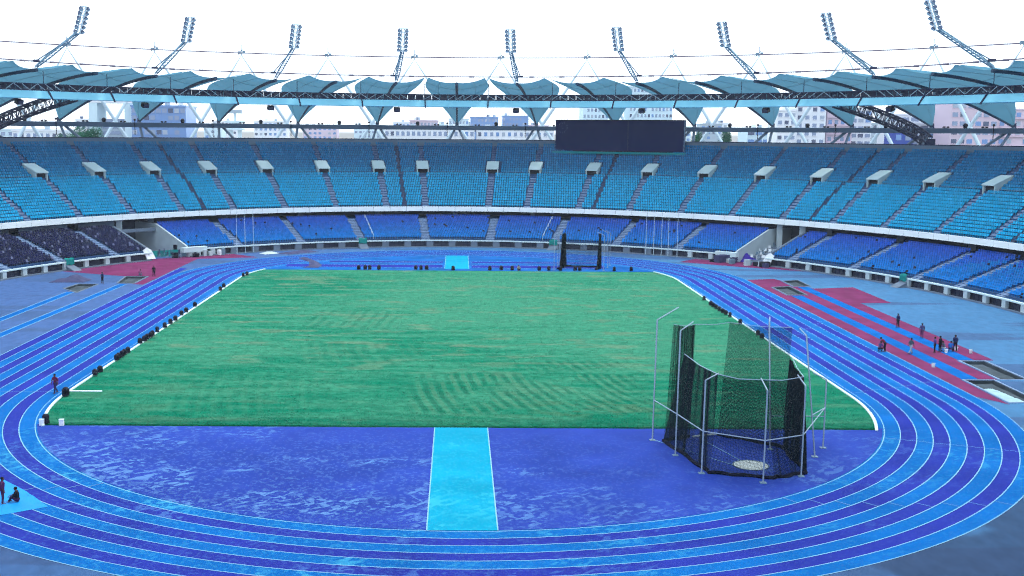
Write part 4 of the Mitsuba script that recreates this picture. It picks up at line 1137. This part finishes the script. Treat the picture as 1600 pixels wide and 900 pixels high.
person(-61.9, 61.2, 2.4, 'stand', (.06, .07, .2), BLK, 'person in blue grey standing at the white wall end by the left tunnel')
person(-52.3, 77.5, 2.4, 'stand', BLUE, BLK, 'person in blue standing behind the green barrier near the left tunnel')

def bucket(x, y, label):
    k = thing('bucket', label, 'bucket')
    prof_ = np.array([(0.0, 0.0), (.15, 0.0), (.19, .38), (.205, .40), (.18, .40), (.145, .03), (0.0, .03)])
    m = trimesh.creation.revolve(prof_, sections=18); m.apply_translation([x, y, .02]); MB().mesh(m).put(k + '__pail', 'm_white', smooth=40)
    a = np.linspace(0, np.pi, 10); MB().tube(np.c_[x + .19 * np.cos(a), np.full(10, y - .02), .42 + .13 * np.sin(a)], .012, 5).put(k + '__handle', 'm_steel')
bucket(55.7, -18.3, 'white bucket on the red surface next to the group of workers')
bucket(56.6, -20.0, 'white bucket farthest out towards the grey apron')
bucket(49.2, -27.9, 'white bucket alone on the red surface beside the outer lane')
bucket(53.9, -19.9, 'white bucket in front of the crouching worker in the group')

# ------------------------------------------------------------------ mats, tarps, clutter
def crumpled(key, poly, z, hgt, m, label, cat, n=26, seed=1):
    P = sg.Polygon(poly).buffer(0.25).buffer(-0.25)
    v, f = trimesh.creation.triangulate_polygon(P.segmentize(.35), engine='earcut')
    v, f = trimesh.remesh.subdivide_to_size(np.c_[v, np.zeros(len(v))], f, max(.22, math.sqrt(P.area) / 24))
    q = trimesh.Trimesh(v, f); q.merge_vertices()
    d = np.array(shapely.distance(P.exterior, shapely.points(q.vertices[:, :2])))
    v = np.array(q.vertices); v[:, :2] += 0.06 * (meshkit.fbm(np.c_[v[:, :2] * 1.3, np.zeros(len(v))], 2, seed)[:, None] - .5)
    v[:, 2] = z + hgt * np.clip(d / (0.35 * math.sqrt(P.area)), 0, 1) * (0.5 + meshkit.fbm(np.c_[v[:, :2] * .9, np.zeros(len(v))], 3, seed))
    return MB().add(v, q.faces).put(key, m, smooth=True, label=label, cat=cat)
crumpled('blue_mat', [(-33.5, -67.5), (-31.5, -68.6), (-28.8, -71.4), (-26.3, -74.5), (-28.7, -76.2), (-33, -77.3)], .03, .05, 'm_mat_blue', 'bright blue sheet spread over the lanes at the near left', 'mat')
crumpled('dark_tarp', [(-64.4, 34.6), (-59.0, 34.9), (-58.8, 38.5), (-61.5, 42.0), (-63.4, 39)], .03, .75, 'm_tarp_dark', 'dark tarpaulin heap on the grey apron at the left', 'tarpaulin')
crumpled('dark_tarp', [(-30.5, 72.2), (-27.6, 66.0), (-26.8, 60.0), (-27.6, 57.0), (-24.9, 56.8), (-24.6, 60.5), (-26.0, 66), (-28.8, 73.0)], .05, .45, 'm_tarp_dark', 'dark tarpaulin trailing across the lanes at the far left bend', 'tarpaulin')
crumpled('dark_tarp', [(-36.0, 80.2), (-30.5, 86.5), (-28.0, 84.5), (-33.0, 78.8)], .03, .4, 'm_tarp_dark', 'flat dark tarpaulin beside the pale sheet near the far wall', 'tarpaulin')
crumpled('pale_tarp', [(-39.4, 80.2), (-36.5, 82.6), (-35.0, 80.6), (-37.6, 78.6)], .03, .3, 'm_wall_white', 'white sheet heap on the apron near the far wall at the left', 'tarpaulin')
# green cloth barrier in front of the left tunnel
key = thing('cloth_barrier', 'long low green cloth barrier in front of the left tunnel mouth', 'barrier')
A, B = np.array([-58.6, 72.0]), np.array([-45.2, 82.0])
t = unit(B - A); n_ = np.array([-t[1], t[0]]); nseg = 60
P = np.zeros((nseg, 5, 3))
for i, u in enumerate(np.linspace(0, 1, nseg)):
    q = A + (B - A) * u
    for j, v in enumerate(np.linspace(0, 1, 5)):
        o = .12 * math.sin(u * 70) * (1 - v * .6) - .3 * (1 - v)
        P[i, j] = (*(q + n_ * o), .02 + 1.15 * v)
MB().grid(P).put(key + '__cloth', 'm_green_cloth', smooth=True)
for u in np.linspace(.01, .99, 7):
    q = A + (B - A) * u; MB().tube([(*(q + n_ * .05), 0), (*(q + n_ * .05), 1.2)], .04, 5).put(key + '__post', 'm_steel')
P2 = P.copy(); P2[..., :2] += n_ * 1.9
# draped cloths over the wall gates
for s, lab in ((83.6, 'green cloth draped over the wall below the navy seats at the left'), (19.3, 'green cloth draped over the far wall left of the centre'), (-20.8, 'green cloth draped over the far wall right of the centre'), (-99.4, 'green cloth draped over the wall of the right hand stand')):
    p, n = E1.frame(s); t = np.array([-n[1], n[0]])
    G_ = np.zeros((12, 8, 3))
    for i, a in enumerate(np.linspace(-.85, .85, 12)):
        for j, v in enumerate(np.linspace(0, 1, 8)):
            d, z = (.5 - 0.72 * min(v * 2.2, 1), 2.0) if v < .45 else (-.22, 2.0 - (v - .45) / .55 * 1.05)
            G_[i, j] = (*(p + t * a + n * (d + .05 * math.sin(a * 9) * v)), z + .08 * math.sin(a * 5))
    MB().grid(G_).put('green_drape', 'm_green_cloth', smooth=True, label=lab, cat='cloth')
    # gate gap beneath it: a ramp
    mb = MB()
    q = [p + t * -.9 - n * 2.0, p + t * .9 - n * 2.0, p + t * .9 + n * .1, p + t * -.9 + n * .1]
    mb.add(np.array([(*q[0], .01), (*q[1], .01), (*q[2], .9), (*q[3], .9), (*q[2], 0), (*q[3], 0)]), [[0, 1, 2, 3], [1, 4, 2, 2], [0, 3, 5, 5]])
    mb.put('gate_ramp', 'm_concrete', label={83.6: 'sloping concrete ramp at the gate under the left green cloth', 19.3: 'sloping concrete ramp under the green cloth left of the far centre', -20.8: 'sloping concrete ramp under the green cloth right of the far centre', -99.4: 'sloping concrete ramp under the green cloth of the right stand'}[s], cat='ramp')
# poles by the far wall
for s, h, lab in ((46.5, 7.2, 'leftmost of three tall white poles at the far left wall'), (44.7, 7.2, 'middle one of three tall white poles at the far left wall'), (42.9, 7.2, 'rightmost of three tall white poles at the far left wall'), (-40.9, 6.2, 'leftmost of five thin white poles at the far right wall'), (-42.6, 6.2, 'second from the left of five thin white poles at the far right wall'), (-44.3, 6.2, 'middle one of five thin white poles at the far right wall'), (-45.8, 6.2, 'fourth from the left of five thin white poles at the far right wall'), (-47.8, 6.2, 'rightmost of five thin white poles at the far right wall')):
    p = E1.at(s, -0.45, 0.0)
    k = thing('flag_pole', lab, 'pole')
    MB().tube([p, p + [0, 0, h + 1.4]], [.06, .035], 6).put(k + '__shaft', 'm_steel_pale', smooth=50); MB().box(p + [0, 0, .06], (.2, .2, .06)).put(k + '__base', 'm_steel')

# stacked chairs, crates and a violet cloth stored at the tunnel mouths
def chair(p, yaw, m_, label, group):
    k = thing('plastic_chair', label, 'chair', group)
    c, s = math.cos(yaw), math.sin(yaw); X, Y = np.array((c, s, 0)), np.array((-s, c, 0)); p = np.array([*p, 0.0]) if len(p) == 2 else np.array(p)
    MB().box(p + [0, 0, .44], (.23, .22, .025), X, Y).put(k + '__seat', m_)
    MB().box(p + Y * .22 + [0, 0, .68], (.23, .025, .24), X, Y).put(k + '__backrest', m_)
    for a in (-1, 1):
        for b in (-1, 1): MB().box(p + X * .19 * a + Y * .18 * b + [0, 0, .21], (.02, .02, .21), X, Y).put(k + '__leg', m_)
r = np.random.default_rng(11)
for i in range(26):
    s = r.uniform(-63.6, -60.7); d = r.uniform(3.3, 12.8)
    p = E1.at(s, d, step_z(d) + .005)
    chair(p, r.uniform(0, 6.28), 'm_white' if i % 3 else 'm_steel', 'pale chair in the jumble of chairs inside the right tunnel mouth', 'chairs stored in the right tunnel')
for i in range(18):
    if i % 3 == 0:                                  # stacks of three
        s = r.uniform(59.0, 64.3); d = r.uniform(-1.0, 4.0); turn = r.uniform(0, 6.28)
    p = E1.at(s, d, 0.38 * (i % 3))
    chair(p, turn, 'm_tarp_dark' if i % 3 else 'm_steel', 'dark chair in the cluster of chairs at the left tunnel mouth', 'chairs stored in the left tunnel')
def crate(p, half, yaw, m_, label, cat='crate', group=None):
    k = thing(cat.replace(' ', '_'), label, cat, group)
    c, s = math.cos(yaw), math.sin(yaw); X, Y = np.array((c, s, 0)), np.array((-s, c, 0)); p = np.array([p[0], p[1], half[2] + .01])
    MB().box(p, half, X, Y).put(k + '__body', m_)
    MB().box(p + [0, 0, half[2] + .03], (half[0] * 1.04, half[1] * 1.04, .03), X, Y).put(k + '__lid', m_)
for i in range(14):
    s = r.uniform(-69.5, -57.0); d = r.uniform(-2.8, 0.2) if s > -66.5 else r.uniform(-2.2, -.9)
    p = E1.at(s, d, 0)
    crate(p, (r.uniform(.3, .9), r.uniform(.25, .5), r.uniform(.2, .55)), r.uniform(0, 3), ['m_tarp_dark', 'm_wall_white', 'm_black', 'm_steel'][i % 4], 'crate among the mixed crates piled before the right tunnel mouth', 'crate', 'crates before the right tunnel')
for i in range(9):
    s = r.uniform(48.5, 63.0); d = r.uniform(-.9, .2) if s < 56 else r.uniform(-1.0, 2.0)
    p = E1.at(s, d, 0)
    crate(p, (r.uniform(.3, .8), r.uniform(.25, .5), r.uniform(.25, .6)), r.uniform(0, 3), ['m_wall_white', 'm_black', 'm_steel', 'm_white'][i % 4], 'crate among the crates behind the green barrier at the left tunnel', 'crate', 'crates before the left tunnel')
p = E1.at(-61.0, 3.5, 0); crumpled('violet_cover', [(p[0] - 1.7, p[1] - 1.1), (p[0] + 1.6, p[1] - 1.2), (p[0] + 1.7, p[1] + 1.1), (p[0] - 1.5, p[1] + 1.3)], .03, 1.1, 'm_violet_cloth', 'violet cover thrown over a heap at the right tunnel mouth', 'cover', 16)
p = E1.at(-58.6, -1.4, 0); crate(p, (1.5, .7, .65), .6, 'm_tarp_dark', 'large navy covered crate left of the right tunnel mouth')
# white arm at the end of the left and right blocks
for s, sg_, lab in ((GAP_L[1] + .2, 1, 'white plastic sheet hung over the wall end at the left tunnel'), (GAP_R[0] - .3, -1, 'white plastic sheet hung over the wall end at the right tunnel')):
    p, n = E1.frame(s); t = np.array([-n[1], n[0]]) * sg_
    G_ = np.zeros((9, 9, 3))
    for i, a in enumerate(np.linspace(-.9, .9, 9)):
        for j, v in enumerate(np.linspace(0, 1, 9)):
            G_[i, j] = (*(p + t * (a + .5 * v * v) + n * (-.4 + .7 * v + .1 * math.sin(a * 8))), .35 + 2.1 * v ** 1.3 - .5 * abs(a) * v)
    MB().grid(G_).put('plastic_drape', 'm_white', smooth=True, label=lab, cat='sheet')

# ------------------------------------------------------------------ the city beyond the rim
plain('m_bld_white', (0.62, 0.66, 0.72), .08, .05); plain('m_bld_pale', (0.48, 0.62, 0.70), .08, .05); plain('m_bld_pink', (0.52, 0.43, 0.52), .1, .05); plain('m_bld_grey', (0.30, 0.38, 0.46), .1, .05)
mat('m_win_dim', (0.07, 0.09, 0.16), rough=0.3); mat('m_win_pale', (0.30, 0.36, 0.46), rough=0.3)
mat('m_bld_glass', (0.10, 0.21, 0.46), rough=0.2, spec=0.6); mat('m_bld_win', (0.17, 0.23, 0.37), rough=0.25, spec=0.6); mat('m_bld_blue', (0.03, 0.06, 0.30), rough=0.5)
def building(x0, x1, y, depth, h, wall, win, floors, cols, label, z_from=0.55, frame=True, balcony=False, pent=None, hf=.5, wf=.55):
    k = thing('building', label, 'building')
    MB().box(((x0 + x1) / 2, y + depth / 2, h / 2), ((x1 - x0) / 2, depth / 2, h / 2)).put(k + '__wall', wall)
    MB().box(((x0 + x1) / 2, y + depth / 2, h + .35), ((x1 - x0) / 2 + .3, depth / 2 + .3, .35)).put(k + '__parapet', wall)
    fh = h / floors; cw = (x1 - x0) / cols
    f0 = int(floors * z_from)
    for f in range(f0, floors):
        zc = fh * (f + .5)
        if balcony and f % 1 == 0:
            MB().box(((x0 + x1) / 2, y - .5, fh * f + .15), ((x1 - x0) / 2 * .96, .5, .12)).put(k + '__balcony', wall)
        for c in range(cols):
            xc = x0 + cw * (c + .5)
            if rng.random() < .05: continue
            wm = win if rng.random() < .6 else ['m_win_dim', 'm_win_pale', 'm_bld_glass'][rng.integers(0, 3)]
            w = MB().box((xc, y - .02, zc), (cw * wf / 2, .10, fh * hf / 2)).put(k + '__window', wm)
            if frame: MB().box((xc, y - .13, zc - fh * hf / 2 - .08), (cw * wf / 2 + .12, .14, .08)).put(w + '__sill', wall)
    if pent:
        for (a, b, ph) in pent: MB().box((x0 + (x1 - x0) * (a + b) / 2, y + depth / 2, h + .7 + ph / 2), ((x1 - x0) * (b - a) / 2, depth / 3, ph / 2)).put(k + '__roof_room', wall)
    for q in range(rng.integers(1, 4)):
        xt = rng.uniform(x0 + 2, x1 - 2); MB().tube([(xt, y + 4, h + .7), (xt, y + 4, h + 2.3)], 1.0, 10).put(k + '__roof_tank', ['m_bld_grey', 'm_bld_white', 'm_win_dim'][q % 3], smooth=40)
    xt = rng.uniform(x0 + 1, x1 - 1); MB().tube([(xt, y + 3, h + .5), (xt, y + 3, h + 5)], .07, 4).put(k + '__aerial', 'm_bld_grey')
    return k
building(-124.5, -103.9, 300, 18, 32.5, 'm_bld_glass', 'm_bld_win', 12, 9, 'blue glass office block seen at the left under the roof', .5, True, hf=.62, wf=.8)
k = thing('building', 'pale grey frame tower left of the blue glass office block', 'building')
for x in (-140.0, -126.4): MB().box((x, 309, 17), (1.6, 6, 17)).put(k + '__pier', 'm_bld_pale')
MB().box((-133.2, 309, 35.0), (8.6, 6.2, 1.0)).put(k + '__lintel', 'm_bld_white'); MB().box((-133.2, 311, 14), (5.1, 4, 14)).put(k + '__wall', 'm_bld_grey')
for i in range(5): MB().box((-133.2, 306.9, 18 + i * 2.3), (4.2, .12, .7)).put(k + '__window', 'm_bld_win')
k = thing('tower', 'small pale tower with a ring top seen between two sails at the left', 'tower')
for x in (-110.5, -106.3): MB().box((x, 422, 13), (.9, .9, 13)).put(k + '__column', 'm_bld_pale')
for z in (24.5, 28.0): MB().box((-108.4, 422, z), (4.4, 2.2, .45)).put(k + '__deck', 'm_bld_pale')
MB().box((-108.4, 422, 26.3), (2.2, 1.2, 1.4)).put(k + '__room', 'm_bld_pale'); MB().box((-108.4, 422, 33), (3.3, 1.6, .9)).put(k + '__top_ring', 'm_bld_grey'); MB().tube([(-108.4, 422, 28), (-108.4, 422, 32.2)], .5, 6).put(k + '__mast', 'm_bld_pale')
building(-31, 6.5, 340, 16, 25.0, 'm_bld_white', 'm_bld_win', 7, 17, 'long low white building left of the scoreboard, with a row of windows', .8, True, hf=.5, wf=.6)
building(7.5, 40, 345, 16, 25.0, 'm_bld_white', 'm_bld_win', 7, 13, 'white low building just left of the scoreboard behind the rim', .8, True, hf=.45, wf=.5)
building(-28, -12, 520, 20, 30.0, 'm_bld_pink', 'm_bld_win', 9, 8, 'faint pinkish building above the long low one', .7, False)
building(-6, 6, 560, 20, 31.5, 'm_bld_pale', 'm_bld_win', 9, 6, 'faint pale building in the gap left of the blue blocks', .7, False)
building(7.9, 26.5, 640, 20, 33.7, 'm_bld_glass', 'm_bld_win', 10, 8, 'distant blue block at the centre, left one of two', .7, False)
building(30.1, 48.2, 660, 20, 35.0, 'm_bld_glass', 'm_bld_win', 10, 8, 'distant blue block left of the scoreboard, right one of two', .7, False)
building(61, 73.7, 430, 18, 46, 'm_bld_pale', 'm_bld_win', 15, 7, 'pale cyan apartment tower above the left half of the scoreboard', .55, True)
building(85.2, 107, 440, 18, 47, 'm_bld_pale', 'm_bld_win', 15, 12, 'pale cyan apartment tower above the right end of the scoreboard', .55, True)
building(130.1, 143.9, 380, 18, 26, 'm_bld_pale', 'm_bld_glass', 8, 4, 'low pale block right of the tree', .7, True, hf=.4, wf=.85)
building(129.5, 137.5, 330, 14, 33.5, 'm_bld_white', 'm_bld_win', 11, 3, 'white apartment block with pink side, left one of the right hand group', .5, True, wf=.6)
building(138.5, 150.7, 334, 14, 36, 'm_bld_white', 'm_bld_win', 11, 4, 'white apartment block second from the left in the right hand group', .5, True, pent=[(.3, .7, 2.2)])
building(152.5, 163.0, 338, 14, 38, 'm_bld_pink', 'm_bld_win', 11, 4, 'pinkish apartment block between the white ones at the right', .5, True, balcony=True)
building(164.0, 176.0, 352, 14, 35, 'm_bld_white', 'm_bld_win', 11, 4, 'white apartment block left of the dark roof girder', .5, True, wf=.75)
building(171.5, 194.8, 318, 14, 32, 'm_bld_white', 'm_bld_win', 10, 6, 'broad pale block behind the dark roof girder', .5, True, wf=.8, balcony=True)
building(166.4, 173.8, 300, 10, 25.4, 'm_bld_blue', 'm_bld_win', 6, 2, 'small deep blue block under the dark roof girder', .95, False)
building(188.0, 206.0, 300, 16, 37.2, 'm_bld_pink', 'm_bld_win', 11, 6, 'pink building with rows of windows at the far right', .5, True, wf=.7)
building(207.0, 232, 302, 16, 34.0, 'm_bld_pink', 'm_bld_glass', 10, 8, 'lower pink building at the right edge', .5, True, balcony=True)
# the row of small far blocks along the skyline
rb = np.random.default_rng(31)
xx, o = -235.0, 0
while xx < 330:
    wd = rb.uniform(10, 24); yy = rb.uniform(560, 760); hh = rb.uniform(25.5, 31.5) + (yy - 560) * .006
    o += 1
    building(xx, xx + wd, yy, 14, hh, ['m_bld_white', 'm_bld_pale', 'm_bld_grey', 'm_bld_pink'][rb.integers(0, 4)], ['m_bld_win', 'm_bld_glass'][rb.integers(0, 2)], 9, int(wd / 3), f'small hazy block of the far skyline, {nth(o)} from the left', .72, False)
    xx += wd + rb.uniform(-3, 16)
building(-170, -150.3, 300, 14, 23.0, 'm_bld_white', 'm_bld_win', 7, 8, 'low white building at the left edge', .7, True)
building(-232, -196, 400, 16, 23.2, 'm_bld_pale', 'm_bld_win', 7, 10, 'low pale building beyond the rim at the far left', .7, True)

# trees
mat('m_bark', (0.06, 0.05, 0.05), rough=0.9)
def leaf_fn(p, n, uv):
    return mix((0.010, 0.075, 0.050), (0.035, 0.16, 0.10), noise(p.x * .8, p.y * .8, p.z * .8))
mat('m_leaf', proc(leaf_fn), rough=0.7, thin=0.6)
def tree(x, y, h, rad, label, seed):
    r = np.random.default_rng(seed)
    k = thing('tree', label, 'tree')
    MB().tube([(x, y, 0), (x + .3, y, h * .35), (x, y + .2, h * .7)], [.5, .38, .15], 8).put(k + '__trunk', 'm_bark', smooth=50)
    mb = MB()
    cl = []
    for i in range(11):
        a, q = r.uniform(0, 6.28), r.uniform(.15, .8) * rad; e = np.array([x + q * math.cos(a), y + q * math.sin(a), h * r.uniform(.55, .92)])
        mb.tube([(x + .2, y, h * .4), ((x + e[0]) / 2, (y + e[1]) / 2, (h * .4 + e[2]) / 2 + .6), e], [.18, .12, .05], 5); cl.append(e)
    mb.put(k + '__limb', 'm_bark')
    n = 9000
    c = np.array(cl)[r.integers(0, len(cl), n)]
    dirs = r.normal(size=(n, 3)); dirs /= np.linalg.norm(dirs, axis=1)[:, None]
    p = c + dirs * (r.random((n, 1)) ** .5) * np.array([rad * .42, rad * .42, h * .10 + .6])
    a = r.normal(size=(n, 3)); a /= np.linalg.norm(a, axis=1)[:, None]; b = np.cross(a, r.normal(size=(n, 3))); b /= np.linalg.norm(b, axis=1)[:, None]
    s_ = r.uniform(.14, .34, (n, 1))
    v = np.stack([p - a * s_, p + b * s_ * .6, p + a * s_, p - b * s_ * .6], 1).reshape(-1, 3)
    q = np.arange(4 * n).reshape(-1, 4)
    MB().add(v, q).put(k + '__crown', 'm_leaf')
tree(-111, 200, 24.6, 6.0, 'dark green tree beyond the rim at the left under the sails', 21)
tree(-118, 206, 23.0, 4.5, 'smaller tree at the left of the dark green one', 23)
tree(89, 240, 25.3, 3.8, 'pale green tree beyond the rim right of the scoreboard', 22)
tree(84, 262, 24.8, 3.0, 'small tree just right of the scoreboard', 25)
